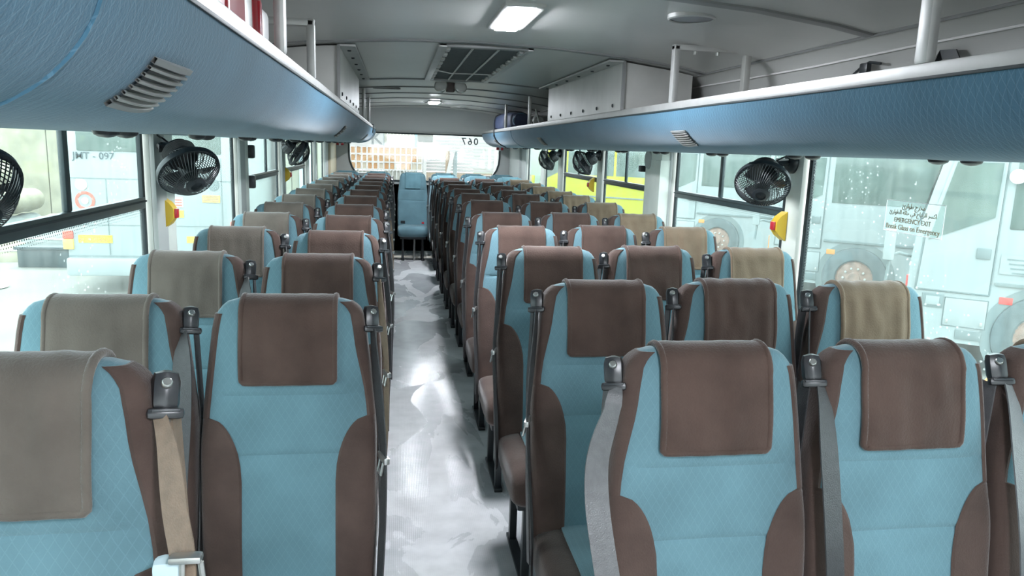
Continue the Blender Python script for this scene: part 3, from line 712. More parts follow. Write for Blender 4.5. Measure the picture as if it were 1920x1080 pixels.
# rear bench, plain blue seats
for i, (x, lab) in enumerate(((-.66, 'at the far left end'), (-.25, 'second from the left'), (.215, 'facing straight down the aisle'), (.63, 'just right of the aisle'), (1.03, 'second from the right end'), (1.43, 'at the far right end'))):
    s = make_seat('rear_bench_seat', (x, 10.36+YOFF+(-.02 if i == 2 else 0), .0), 'plain blue seat of the rear bench ' + lab, 'seat', 'rear bench seats', 0, 'blue', plain=True, variant=i % 2)
    if i == 2:
        bk = link('lap_belt_buckle', MB().box((-.16, -.06, .46), (-.10, -.02, .50), .008).mesh('lap_belt_buckle', m_dark), s)
        bk = link('lap_belt_buckle', MB().box((.12, -.06, .46), (.155, -.03, .485), .006).mesh('lap_belt_buckle', m_red), s)
        link('support_leg', MB().tube([(.02, -.33, 0), (.02, -.33, .32)], .014, 8).mesh('support_leg', m_steel), s)

# ------------------------------------------------------------------ fans
def fan(center, nrm, wallpt, label, r=.103):
    C = Vector(center); nrm = Vector(nrm).normalized()
    q = nrm.to_track_quat('Z', 'Y'); M = q.to_matrix().to_4x4(); M.translation = C
    Fn = thing('wall_fan', center, label, 'fan', 'small black wall fans')
    NW = 52
    def prof_f(t): return (r*(.30+.70*t), .060*(1-t**2.0)+.012)      # front cage profile
    def prof_b(t): return (r*(.34+.66*t), -.055*(1-t**2.0)-.006)
    def cage(prof, rings, nm):
        mb = MB()
        for k in range(NW):
            a = 2*math.pi*k/NW
            path = []
            for i in range(7):
                rr, z = prof(i/6); b = a+.32*(1-i/6)
                path.append((rr*math.cos(b), rr*math.sin(b), z))
            mb.tube(path, .0017, 4, caps=False)
        for t in rings:
            rr, z = prof(t); mb.tube([(rr*math.cos(2*math.pi*j/40), rr*math.sin(2*math.pi*j/40), z) for j in range(40)], .0016, 5, closed=True)
        mb.xf(M); return part(nm, mb, m_dark, Fn)
    cage(prof_f, (0, .45), 'front_cage'); cage(prof_b, (0, .5), 'rear_cage')
    part('rim', MB().lathe([(r-.004, .013), (r+.006, .012), (r+.008, 0), (r+.006, -.008), (r-.004, -.008), (r-.004, .013)], 48, M), m_dark, Fn)
    part('badge', MB().lathe([(r*.32, .066), (r*.31, .076), (r*.20, .082), (r*.18, .076), (r*.10, .078), (0, .080)], 28, M), m_dark, Fn)
    bl = part('blade_hub', MB().lathe([(0, .03), (.026, .028), (.03, .02), (.03, -.03), (0, -.03)], 20, M), m_dark, Fn)
    for k in range(3):
        a0 = 2*math.pi*k/3; P = []
        for i in range(7):
            rr = .028+(r*.84-.028)*i/6; wd = .62-.08*i/6
            P.append([Vector((rr*math.cos(a0+wd*(j/6-.5)*1.7), rr*math.sin(a0+wd*(j/6-.5)*1.7), .020*(j/6-.5)*2*(.5+.5*i/6))) for j in range(7)])
        Nn = [[Vector((0, 0, 1))]*7 for _ in range(7)]
        part('blade', MB().sheet(P, Nn, .003).xf(M), m_guide, bl)
    part('motor', MB().lathe([(.0, -.05), (.052, -.052), (.056, -.06), (.056, -.098), (.045, -.115), (0, -.12)], 24, M), m_dark, Fn)
    for k in range(6): part('motor_fin', MB().lathe([(.057, -.064-.006*k), (.059, -.066-.006*k), (.057, -.068-.006*k)], 24, M), m_guide, Fn)
    # yoke and wall plate
    wp = Vector(wallpt); sgx = 1 if wp.x > C.x else -1
    back = M @ Vector((0, 0, -.10))
    ym = MB(); lat = (nrm.cross(Vector((0, 0, 1)))).normalized()
    hi = M @ Vector((0, .075, -.02)); lo_ = M @ Vector((0, -.06, -.07))
    ym.tube([back+lat*.06, back+lat*.065+nrm*(-.02), back-lat*.065+nrm*(-.02), back-lat*.06], .011, 6)
    ym.tube([back+nrm*(-.02), (back+nrm*(-.02)).lerp(wp, .5), wp], .014, 6)
    part('yoke', ym, m_dark, Fn)
    Mw = Matrix.Translation(wp) @ Matrix.Rotation(-sgx*math.pi/2, 4, 'Y')
    part('wall_plate', MB().lathe([(0, .028), (.03, .028), (.042, .02), (.046, .008), (.046, 0), (0, 0)], 24, Mw), m_dark, Fn)
    part('mount_block', MB().box((wp.x-sgx*.028, wp.y-.014, wp.z-.016), (wp.x-sgx*.075, wp.y+.014, wp.z+.016), .004), m_white, Fn)
    cab = [wp+Vector((-sgx*.02, 0, .03)), wp+Vector((-sgx*.03, -.02, .075)), wp+Vector((-sgx*.0, -.07, .10)), wp+Vector((-sgx*.01, -.11, .07)), wp+Vector((-sgx*.04, -.09, .035)), back.lerp(wp, .6)+Vector((0, 0, .03)), back]
    Q = []
    for i in range(len(cab)-1):
        p0, p1, p2, p3 = cab[max(0, i-1)], cab[i], cab[i+1], cab[min(len(cab)-1, i+2)]
        for k in range(5):
            t = k/5; Q.append(.5*((2*p1)+(p2-p0)*t+(2*p0-5*p1+4*p2-p3)*t*t+(-p0+3*p1-3*p2+p3)*t**3))
    part('cable', MB().tube(Q, .0035, 5), m_dark, Fn)
    part('cable', MB().tube([p+Vector((.004*sgx, .006, .012)) for p in Q[:-6]], .0025, 5), m_red, Fn)
fan((-.735, 2.86, EYE-.115), (.50, -.60, -.72), (XL+.0, 3.05, EYE-.03), 'black wall fan on the first left pillar, facing the camera')
fan((-.80, 1.54, EYE-.115), (.62, -.35, -.55), (XL+.0, 1.5, EYE-.02), 'black wall fan cut off by the left edge of the picture')
fan((-.74, 5.98, EYE-.085), (.72, .28, -.52), (XL+.0, 6.2, EYE-.02), 'black wall fan further back on the left, seen from the side')
fan((1.46, 2.88, EYE-.105), (-.42, -.72, -.62), (XR-.02, 3.00, EYE-.02), 'black wall fan on the first right pillar, beside the emergency window')
fan((1.49, 6.02, EYE-.095), (-.72, .38, -.52), (XR-.02, 6.1, EYE-.03), 'black wall fan on the right above the yellow bus, the nearer of two')
fan((1.49, 7.52, EYE-.105), (-.72, .38, -.52), (XR-.02, 7.62, EYE-.03), 'black wall fan furthest back on the right')

# ------------------------------------------------------------------ call buttons on the pillars
def call_button(x, y, z, sg, label):
    B = thing('call_button', (x, y, z), label, 'button', 'yellow call buttons')
    xi = x-sg*.03
    poly = [(x, z-.062), (x, z+.062), (xi, z+.04), (x-sg*.045, z+.018), (x-sg*.045, z-.018), (xi, z-.04)]
    part('body', MB().prism(poly, y-.026, y+.026, 1), m_yellow, B)
    part('red_button', MB().box((x-sg*.04, y-.016, z-.018), (x-sg*.055, y+.016, z+.018), .004), m_red, B)
call_button(XL+.02, 3.04, EYE-.285, -1, 'yellow and red call button on the first left pillar')
call_button(XL+.02, 6.25, EYE-.262, -1, 'yellow and red call button on a further left pillar')
call_button(XR-.02, 3.03, EYE-.29, 1, 'yellow and red call button on the first right pillar')
call_button(XR-.02, 6.26, EYE-.28, 1, 'yellow and red call button on a further right pillar')
for sg, x in ((-1, -.78), (1, 1.46)):
    H = thing('hammer_box', (x, 10.84, 1.48), 'small red emergency hammer box on the rear %s corner' % ('left' if sg < 0 else 'right'), 'hammer')
    part('bracket', MB().box((x-.05, 10.87, 1.47), (x+.05, 10.90, 1.56), .006), m_red, H); part('hammer', MB().box((x-.012, 10.85, 1.46), (x+.012, 10.872, 1.55), .004).box((x-.03, 10.85, 1.535), (x+.03, 10.872, 1.555), .003), m_white, H)

# ------------------------------------------------------------------ things on the racks
def canister(x, y0, y1, y2, h, label, w=.055):
    c = thing('canister', (x, (y0+y2)/2, ZT+.005), label, 'canister', 'red canisters in the left rack')
    z0 = ZT+.005; r = (y0+y1)/2
    part('body', MB().box((x-w, y0, z0), (x+w, y1, z0+h), .018), m_red, c)
    part('rib', MB().box((x+w-.004, r-.012, z0+.01), (x+w+.006, r+.012, z0+h-.02), .004), m_red, c)
    part('white_half', MB().box((x-w*.96, y1-.002, z0), (x+w*.98, y2, z0+h*.86), .014), m_white, c)
    part('cap', MB().lathe([(.02, 0), (.02, .02), (.016, .024), (0, .024)], 14, Matrix.Translation((x, r, z0+h-.002))), m_white, c)
canister(-.40, 1.48, 1.90, 1.99, .20, 'large red and white canister in the left rack')
canister(-.40, 2.00, 2.13, 2.23, .17, 'smaller red and white canister in the left rack beside the steel post')
D = thing('duffel_bag', (1.33, 9.1, ZT), 'dark blue duffel bag standing on the right luggage rack', 'bag')
mb = MB(); G = []
for i in range(13):
    t = i/12; y = 8.25+1.75*t; k = .78+.22*math.sin(min(1, t*1.0)*math.pi) if 0 < t < 1 else .6
    G.append([Vector((1.335+.125*k*math.copysign(abs(math.cos(a))**.6, math.cos(a)), y, ZT+.115+.11*k*math.copysign(abs(math.sin(a))**.6, math.sin(a)))) for a in [2*math.pi*j/20 for j in range(20)]])
mb.grid(G, cv=True); k_ = len(mb.v); mb.f.append(tuple(range(20))); mb.f.append(tuple(k_-20+j for j in range(20)))
m_bag = mat('bag_navy', (.035, .05, .11), .6, var=.25, scale=6, bump=.3, bscale=18)
part('body', mb, m_bag, D, ang=70)
for t in (.25, .75):
    y = 8.25+1.75*t; part('strap', MB().tube([(1.335+.128*math.copysign(abs(math.cos(a))**.6, math.cos(a)), y, ZT+.115+.113*math.copysign(abs(math.sin(a))**.6, math.sin(a))) for a in [2*math.pi*j/20 for j in range(20)]], .006, 5, closed=True), m_dark, D)
part('piping', MB().tube([(1.335+.085*math.cos(a), 8.27, ZT+.115+.075*math.sin(a)) for a in [2*math.pi*j/20 for j in range(20)]], .006, 5, closed=True), m_rack, D)
Tp = thing('rolled_sheet', (1.42, 7.4, ZT), 'grey rolled plastic sheet beside the duffel bag on the right rack', 'roll')
path = [Vector((1.30+.03*i, 7.05+.18*i, ZT+.07+.012*math.sin(i*1.3))) for i in range(6)]
part('roll', MB().tube(path, [.045, .055, .05, .055, .05, .04], 12), mat('sheet_grey', (.42, .42, .41), .5, var=.15, scale=12, bump=.4, bscale=14), Tp)
part('tie', MB().tube([path[2]+Vector((.054*math.cos(a), 0, .054*math.sin(a))) for a in [2*math.pi*j/16 for j in range(16)]], .004, 5, closed=True), m_dark, Tp)
Br = thing('folded_rods', (1.25, 6.8, ZT), 'bundle of pale rods leaning in the right rack', 'rods')
for k in range(3): part('rod', MB().tube([(1.24+.02*k, 6.60+.10*k, ZT+.016), (1.26+.02*k, 6.98+.1*k, ZT+.17-.02*k)], .008, 6), m_alu, Br)
solo('round_lid', MB().lathe([(0, .03), (.05, .028), (.075, .012), (.08, 0), (0, 0)], 24, Matrix.Translation((1.27, 3.35, ZT+.006))), m_white, 'white rounded lid resting on the right rack by the steel frame', 'lid', loc=(1.27, 3.35, ZT))
Sx = thing('black_strap', (1.66, 2.12, EYE+.24), 'black webbing strap hanging above the right rack', 'strap')
part('webbing', MB().ribbon([(1.62, 2.02, ZT+.02), (1.625, 2.06, ZT+.08), (1.63, 2.10, ZT+.13), (1.635, 2.16, ZT+.135), (1.625, 2.19, ZT+.10), (1.61, 2.16, ZT+.06), (1.60, 2.12, ZT+.05)], Vector((0, .6, -.5)), .03, .002), m_dark, Sx)
part('buckle', MB().box((1.615, 2.15, ZT+.07), (1.63, 2.19, ZT+.10), .004), m_guide, Sx)
Cx = thing('cable_clip', (1.63, 2.52, EYE+.3), 'black cable end and clip on the right coving', 'cable')
part('wire', MB().tube([(1.63, 2.68, EYE+.275), (1.625, 2.60, EYE+.30), (1.622, 2.54, EYE+.325), (1.622, 2.50, EYE+.335), (1.625, 2.44, EYE+.325)], .005, 5), m_dark, Cx)
part('clip', MB().box((1.612, 2.50, EYE+.30), (1.632, 2.545, EYE+.335), .006), m_dark, Cx)
for xf, sg, y, lab in ((1.17, 1, 9.25, 'black cord tied around the right rack near its rear end'), (-.28, -1, 9.2, 'black cord knotted on the rear of the left rack')):
    K = thing('tied_cord', (xf, y, ZT), lab, 'cord')
    part('loop', MB().tube([Vector((xf+sg*.03, y, ZT+.04)), Vector((xf-sg*.008, y, ZT+.036))] + [rack_pt(xf, sg, y+.01*u, u)+rack_n(xf, sg, u)*.008 for u in (0, .2, .4, .6, .8 if sg > 0 else .5)][: (5 if sg > 0 else 2)], .007, 6), m_dark, K)
    part('tail', MB().tube([Vector((xf-sg*.008, y+.02, ZT+.03)), rack_pt(xf, sg, y+.05, .15)+rack_n(xf, sg, .15)*.01, rack_pt(xf, sg, y+.09, .45 if sg > 0 else .2)+rack_n(xf, sg, .3)*.01], .005, 6), m_dark, K)

# emergency exit decal on the right window
E_ = thing('emergency_decal', (XR+.0025, 2.24, EYE-.18), 'clear emergency exit decal with Arabic and English text on the right window', 'decal')
dm = bpy.data.materials.new('decal_film'); dm.use_nodes = True; t = dm.node_tree; t.nodes.remove(t.nodes['Principled BSDF'])
tr = t.nodes.new('ShaderNodeBsdfTransparent'); df = t.nodes.new('ShaderNodeBsdfTranslucent'); df.inputs[0].default_value = (.75, .93, .95, 1)
ms = t.nodes.new('ShaderNodeMixShader'); ms.inputs[0].default_value = .05; t.links.new(tr.outputs[0], ms.inputs[1]); t.links.new(df.outputs[0], ms.inputs[2]); t.links.new(ms.outputs[0], t.nodes['Material Output'].inputs[0])
xd = XR+.0025
part('film', MB().box((xd, 2.10, EYE-.235), (xd+.001, 2.385, EYE-.13)), dm, E_)
part('border', MB().tube([(xd, 2.10, EYE-.235), (xd, 2.385, EYE-.235), (xd, 2.385, EYE-.13), (xd, 2.10, EYE-.13)], .0012, 4, closed=True), m_white, E_)
m_ink = mat('decal_ink', (.20, .17, .11), .6)
right_v, up_v = (0, -1, 0), (0, 0, 1)
AR1 = '\uFE87\uFEAE\uFE8D\uFEEE\uFEC3 \uFE9D\uFEAE\uFEA8\uFEE3'
AR1 = '\uFE89\u0631\uFE8D\uFEEE\uFEC3 \uFE9D\uFEAE\uFEA8\uFEE3'.replace('\u0631', '\uFEAD')
AR2 = '\uFE89\uFEAD\uFE8D\uFEEE\uFEC4\uFEDF\uFE8D \uFE94\uFEDF\uFE8E\uFEA3 \uFEF2\uFED3 \uFE9D\uFE8E\uFE9F\uFEB0\uFEDF\uFE8D \uFEAE\uFEB4\uFEDB\uFE8D'
place_text('lettering', AR1, .023, m_ink, E_, (xd-.0006, 2.245, EYE-.146), right_v, up_v)
place_text('lettering', AR2, .0205, m_ink, E_, (xd-.0006, 2.248, EYE-.168), right_v, up_v)
place_text('lettering', 'EMERGENCY EXIT', .0225, m_ink, E_, (xd-.0006, 2.245, EYE-.194), right_v, up_v)
place_text('lettering', 'Break Glass on Emergency', .0245, m_ink, E_, (xd-.0006, 2.243, EYE-.218), right_v, up_v)

# ------------------------------------------------------------------ yard outside
m_ground = mat('yard_ground', (.21, .21, .185), .9, var=.16, scale=.8, bump=.3, bscale=6)
solo('yard_ground', MB().box((-60, -30, GROUND-.1), (60, 60, GROUND)), m_ground, 'pale sandy ground of the bus yard', 'ground', kind='structure', loc=(0, 0, GROUND))
m_buswhite = mat('bus_paint_white', (.30, .34, .34), .35, var=.05, scale=1.5)
m_busyel = mat('bus_paint_yellow', (.40, .40, .008), .35, var=.06, scale=1.5)
m_busglass = mat('bus_window_dark', (.10, .14, .125), .12, var=.25, scale=2.0)
m_seam = mat('panel_seam', (.16, .20, .20), .6)
m_tyre = mat('tyre_rubber', (.10, .13, .135), .8, var=.2, scale=9)
m_rim = mat('rusty_rim', (.30, .20, .16), .7, var=.3, scale=12)
m_orange = mat('orange_reflector', (.75, .28, .06), .35); m_redr = mat('red_reflector', (.70, .06, .05), .35)
def white_bus(F, paint, label, group, kind):
    a = math.atan2(-.63, .78)
    B = thing('parked_bus', (F[0], F[1], GROUND), label, 'bus', group)
    B.rotation_euler = (0, 0, a)
    def P(name, mb, m, par=B, ang=38): return part(name, mb, m, par, ang, local=True)
    # body profile seen from the side: x back from the front corner, z up
    prof = [(.02, .35), (-.02, .6), (-.03, 1.2), (.0, 1.55), (.16, 2.3), (.26, 2.75), (.36, 2.95), (.7, 3.05), (8.9, 3.05), (9, 2.9), (9, .35)]
    P('body', MB().prism(prof, 0, 2.4, 1), paint)
    gl = mat('bus_windscreen', (.16, .22, .21), .08)
    P('windscreen', MB().add([(-.012, .08, 1.60), (-.012, 2.32, 1.60), (.245, 2.32, 2.72), (.245, .08, 2.72)], [(0, 1, 2, 3)]).add([(-.022, .08, 1.60), (-.022, 2.32, 1.60), (.235, 2.32, 2.72), (.235, .08, 2.72)], [(3, 2, 1, 0)]), gl)
    # driver door
    d = P('door', MB().prism([(.07, .95), (.79, .95), (.80, 2.50), (.30, 2.50), (.10, 1.60)], -.016, .0, 1), paint)
    P('door_window', MB().prism([(.13, 1.52), (.75, 1.82), (.76, 2.42), (.32, 2.42)], -.026, -.014, 1), m_busglass, d)
    P('handle', MB().box((.62, -.034, 1.35), (.76, -.014, 1.47), .01), m_seam, d)
    seam = MB()
    for (p, q) in (((.06, .94), (.80, .94)), ((.80, .94), (.81, 2.5)), ((.06, .94), (.09, 1.6))): seam.tube([(p[0], -.008, p[1]), (q[0], -.008, q[1])], .010, 4)
    P('door_seal', seam, m_seam, d)
    # side windows behind the door
    for k in range(5):
        x0 = 0.90+k*1.56
        P('side_window', MB().box((x0, -.012, 1.70), (x0+1.48, .01, 2.62), .01), m_busglass)
    P('rub_strip', MB().box((.84, -.022, 1.06), (8.9, .0, 1.10), .006), m_seam)
    # wheels
    for hx in (1.36, 6.6):
        Mx = Matrix.Translation((hx, -.0, .5)) @ Matrix.Rotation(math.pi/2, 4, 'X')
        P('wheel_arch', MB().lathe([(.60, -.02), (.60, .006), (.50, .006)], 36, Mx), m_seam)
        w = P('wheel', MB().lathe([(.27, .02), (.30, .05), (.42, .055), (.49, .03), (.5, -.02), (.5, -.2)], 40, Mx), m_tyre)
        P('rim', MB().lathe([(.28, .03), (.26, .01), (.22, .02), (.10, .035), (.09, .07), (0, .075)], 30, Mx), m_rim, w)
        for q in range(10):
            aa = 2*math.pi*q/10; P('wheel_nut', MB().lathe([(0, .03), (.018, .028), (.018, 0)], 8, Mx @ Matrix.Translation((.165*math.cos(aa), .165*math.sin(aa), .025))), m_steel, w)
    # flaps, lamps
    f1 = P('flap', MB().box((.14, -.012, .74), (.36, .0, .90), .008), m_seam); P('flap_insert', MB().box((.18, -.018, .77), (.32, -.008, .87), .004), paint, f1)
    f2 = P('locker_door', MB().box((.38, -.012, .55), (.80, .0, .87), .008), paint)
    for x in (.42, .76): P('latch', MB().box((x-.012, -.022, .58), (x+.012, -.01, .62), .003), m_steel, f2)
    P('locker_seal', MB().tube([(.375, -.006, .545), (.805, -.006, .545), (.805, -.006, .875), (.375, -.006, .875)], .007, 4, closed=True), m_seam, f2)
    P('flap', MB().box((.52, -.012, .40), (.78, .0, .51), .008), m_seam)
    P('side_reflector', MB().box((.90, -.014, .86), (1.03, .0, .94), .005), m_redr if kind == 2 else m_orange)
    P('front_reflector', MB().box((-.05, .04, .82), (-.01, .12, 1.08), .005), m_redr if kind == 2 else m_orange)
    arm = P('mirror_arm', MB().tube([(-.02, .1, 1.30), (-.16, -.02, 1.34), (-.24, -.05, 1.30), (-.26, -.05, 1.0)], .02, 8), m_seam)
    P('mirror', MB().box((-.32, -.10, 1.25), (-.20, -.04, 1.62), .02), paint, arm)
    if kind == 2:
        rm = P('round_mirror', MB().lathe([(0, .02), (.06, .016), (.08, 0), (.08, -.02), (0, -.03)], 24, Matrix.Translation((.90, -.10, 2.28)) @ Matrix.Rotation(math.pi/2, 4, 'X')), m_white)
        P('side_label', MB().box((.86, -.013, 1.20), (1.20, -.010, 1.42)), paint)
        for k in range(4): P('label_line', MB().box((.92+.02*k, -.016, 1.36-.05*k), (1.22, -.012, 1.378-.05*k)), m_seam)
        P('round_sticker', MB().lathe([(0, .004), (.05, .003), (.05, 0)], 20, Matrix.Translation((-.02, .10, 1.22)) @ Matrix.Rotation(-math.pi/2, 4, 'Y')), m_redr)
    return B
white_bus((6.0, 7.95), m_buswhite, 'white parked bus nearest on the right, its driver door and round mirror in view', 'parked buses', 2)
white_bus((6.33, 12.0), m_buswhite, 'white parked bus behind the emergency decal, its rusty front wheel in view', 'parked buses', 1)
white_bus((6.2, 17.1), m_buswhite, 'white parked bus seen behind the front right fan', 'parked buses', 0)
yb = white_bus((4.4, 23.0), m_busyel, 'yellow parked bus seen through the further right windows', 'parked buses', 0)

# rear face of the white bus on the left
RBx0, RBx1, RBy = -4.95, -2.45, 12.2
rb = thing('parked_bus', (-3.7, RBy, GROUND), 'white parked bus seen from behind through the left windows', 'bus', 'parked buses')
part('body', MB().box((RBx0, RBy, GROUND+.35), (RBx1, RBy+9, GROUND+3.1), .12), m_buswhite, rb)
part('rear_glass', MB().box((RBx0+.25, RBy-.02, 1.26), (RBx1-.2, RBy+.02, 1.95), .02), m_busglass, rb)
part('bumper', MB().box((RBx0+.02, RBy-.10, -.62), (RBx1-.02, RBy+.05, -.34), .05), m_buswhite, rb)
part('bumper_gap', MB().box((RBx0+.05, RBy-.03, -.34), (RBx1-.05, RBy+.01, -.31)), m_seam, rb)
for z in (.85, .15): part('panel_seam', MB().box((RBx0+.05, RBy-.006, z), (RBx1-.05, RBy+.01, z+.014)), m_seam, rb)
part('panel_seam', MB().box((RBx0+.62, RBy-.006, -.3), (RBx0+.635, RBy+.01, .85)), m_seam, rb)
part('panel_seam', MB().box((RBx1-.22, RBy-.006, -.3), (RBx1-.205, RBy+.01, 1.2)), m_seam, rb)
m_ylab = mat('label_yellow', (.85, .75, .03), .5); m_olab = mat('label_orange', (.80, .55, .12), .5); m_rlab = mat('label_red', (.70, .12, .08), .5); m_cream2 = mat('label_cream', (.62, .62, .50), .6)
place_text('lettering', 'JMT - 097', .145, mat('lettering_grey', (.05, .075, .085), .6), rb, (-4.47, RBy-.014, 1.185), (1, 0, 0), (0, 0, 1), bold=.001)
s1 = part('warning_label', MB().box((-4.76, RBy-.012, -.115), (-4.28, RBy, .0)), m_ylab, rb); place_text('lettering', 'KEEP DISTANCE', .062, m_rlab, s1, (-4.52, RBy-.014, -.076), (1, 0, 0), (0, 0, 1), bold=.001)
part('label_line', MB().box((-4.70, RBy-.014, -.03), (-4.34, RBy-.010, -.022)), m_rlab, s1)
s2 = part('arrow_label', MB().box((-3.46, RBy-.012, .29), (-3.23, RBy, .40)), m_ylab, rb); part('arrow', MB().prism([(-3.44, .31), (-3.40, .345), (-3.44, .38), (-3.37, .36), (-3.27, .345), (-3.37, .33)], RBy-.016, RBy-.011, 1), m_seam, s2)
part('small_label', MB().box((-3.2, RBy-.012, -.10), (-3.08, RBy, .0)), m_ylab, rb)
s3 = part('orange_label', MB().box((-2.95, RBy-.012, .53), (-2.69, RBy, .64)), m_olab, rb)
for k in range(3): part('label_line', MB().box((-2.93, RBy-.015, .55+.03*k), (-2.71, RBy-.011, .562+.03*k)), m_rim, s3)
s4 = part('red_label', MB().box((-3.38, RBy-.012, .45), (-3.23, RBy, .60)), m_cream2, rb)
for k in range(3): part('label_line', MB().box((-3.36, RBy-.015, .47+.04*k), (-3.25, RBy-.011, .49+.04*k)), m_rlab, s4)
def disc(r0, r1, x, z, m, par, nm): part(nm, MB().lathe([(r0, .0), (r0, .012), (r1, .012), (r1, 0)], 28, Matrix.Translation((x, RBy, z)) @ Matrix.Rotation(math.pi/2, 4, 'X')), m, par)
disc(0, .085, -4.67, .76, m_cream2, rb, 'round_sticker'); disc(.10, .14, -4.63, .52, m_rlab, rb, 'ring_sticker'); disc(0, .05, -4.63, .52, m_cream2, rb, 'round_sticker'); disc(0, .085, -2.78, .80, m_seam, rb, 'round_sticker')
part('tail_lamp', MB().box((RBx0-.03, RBy-.03, -.06), (RBx0+.12, RBy+.05, .06), .02), m_rlab, rb); part('tail_lamp', MB().box((RBx0-.03, RBy-.03, -.22), (RBx0+.12, RBy+.05, -.06), .02), m_olab, rb)
part('tail_lamp', MB().box((RBx1-.10, RBy-.03, -.02), (RBx1+.03, RBy+.05, .24), .02), m_rlab, rb)
for sx in (RBx0+.2, RBx1-.45): part('wheel', MB().lathe([(0, .12), (.3, .12), (.48, .1), (.5, 0), (.48, -.1), (.3, -.12), (0, -.12)], 28, Matrix.Translation((sx+.12, RBy+2.6, GROUND+.5)) @ Matrix.Rotation(math.pi/2, 4, 'Y')), m_tyre, rb)

# bundles and clutter on the left of the yard
m_tarp = mat('tarp_beige', (.30, .28, .20), .85, var=.2, scale=3); m_tarp2 = mat('tarp_grey', (.25, .28, .27), .8, var=.2, scale=3)
def roll(x, y, z, r, L, m, label, ang=0.0):
    R = thing('rolled_mat', (x, y, z), label, 'roll', 'rolled mats piled in the yard')
    path = [Vector((x+math.cos(ang)*L*(t-.5), y+math.sin(ang)*L*(t-.5), z+r*.04*math.sin(t*9))) for t in [i/8 for i in range(9)]]
    part('roll', MB().tube(path, [r*(.94+.06*math.cos(i*2.1)) for i in range(9)], 14), m, R)
    part('spiral_end', MB().tube([path[0]+Vector((math.sin(ang)*rr*math.cos(a)*-1-math.cos(ang)*.02, math.cos(ang)*rr*math.cos(a)-math.sin(ang)*.02, rr*math.sin(a))) for a, rr in [(j*.6, r*(.15+.8*j/30)) for j in range(31)]], .02, 5), m_seam, R)
NM = [('second', 'lowest'), ('first', 'lowest')]
k = 0
for row, (z, nn) in enumerate(((-.62, 5), (-.05, 4), (.52, 3), (1.09, 2))):
    for i in range(nn):
        x = -10.9+.62*i; k += 1
        roll(x+.5, 18.6+.08*row, z, .28, 1.6, (m_tarp, m_tarp2)[(i+row) % 2], 'rolled mat in the far left yard pile, %s layer up, %s from the left' % (ORD[row], ORD[i]), ang=math.pi/2)
C = thing('plastic_crate', (-6.05, 14.9, GROUND), 'dark plastic crate standing on the ground left of the bus', 'crate')
part('box', MB().box((-6.75, 14.6, GROUND), (-5.55, 15.2, GROUND+.36), .02), m_rail, C); part('rim', MB().box((-6.79, 14.56, GROUND+.32), (-5.51, 15.24, GROUND+.38), .015), m_rail, C)
def heap(x, y, sx, sy, h, m, label, seed):
    G = []
    for i in range(9):
        t = i/8*math.pi/2; G.append([Vector((x+sx*math.cos(t)*math.cos(a)*(1+.15*noise.noise(Vector((a, t*2, seed)))), y+sy*math.cos(t)*math.sin(a), GROUND+h*math.sin(t)*(1+.12*noise.noise(Vector((a*1.3, t, seed+4)))))) for a in [2*math.pi*j/22 for j in range(22)]])
    H = thing('wrapped_bundle', (x, y, GROUND), label, 'bundle'); part('bundle', MB().grid(G, cv=True), m, H, ang=70)
    part('binding', MB().tube([g+(g-Vector((x, y, GROUND)))*.02 for g in G[3]], .018, 5, closed=True), m_white, H)
heap(-5.35, 8.6, .75, .7, .95, m_tarp2, 'pale wrapped bundle at the left edge of the yard', 1)
heap(-7.6, 15.6, .9, .5, .38, m_tarp, 'low beige heap left of the dark crate', 3)
heap(-6.6, 16.6, 1.2, .5, .55, m_tarp2, 'grey heap of folded sheets behind the dark crate', 5)
solo('plastic_sack', MB().grid([[Vector((-6.55+.55*math.cos(a)*r, 12.6+.35*math.sin(a)*r, GROUND+.02+.12*(1-r)*(1+.4*math.sin(a*3)))) for a in [2*math.pi*j/18 for j in range(18)]] for r in (1, .7, .4, .05)], cv=True), m_white, 'white plastic sack lying flat on the yard ground', 'sack', loc=(-6.55, 12.6, GROUND))
# walls that close the yard
bw = thing('boundary_wall', (-12, 24, GROUND), 'beige boundary wall far behind the left yard', 'wall', kind='structure')
for k in range(6): part('wall_panel', MB().box((-24+k*3.5, 23.9+.02*(k % 2), GROUND), (-20.53+k*3.5, 24.2, 2.6), .02), m_tarp, bw)
cc = thing('site_cabin', (-2.4, 15.5, GROUND), 'cream site cabin beyond the left rear windows', 'cabin')
m_cabin = mat('cabin_cream', (.38, .38, .29), .6, var=.12, scale=2)
for k in range(4): part('wall_panel', MB().box((-2.3+k*.25, 15.5+(k % 2)*.02, GROUND), (-2.06+k*.25, 17, 2.6), .01), m_cabin, cc)
part('door', MB().box((-1.9, 15.46, GROUND+.1), (-1.62, 15.5, 1.25), .01), mat('door_pale_blue', (.55, .68, .72), .5), cc)
gw = thing('boundary_wall', (8, 27, GROUND), 'pale green boundary wall beyond the parked buses', 'wall', kind='structure')
m_pgreen = mat('wall_pale_green', (.30, .36, .29), .8, var=.15, scale=1.2)
for k in range(9): part('wall_panel', MB().box((2.7+k*2.5, 27+.03*(k % 2), GROUND), (5.17+k*2.5, 27.3, 2.7), .02), m_pgreen, gw)

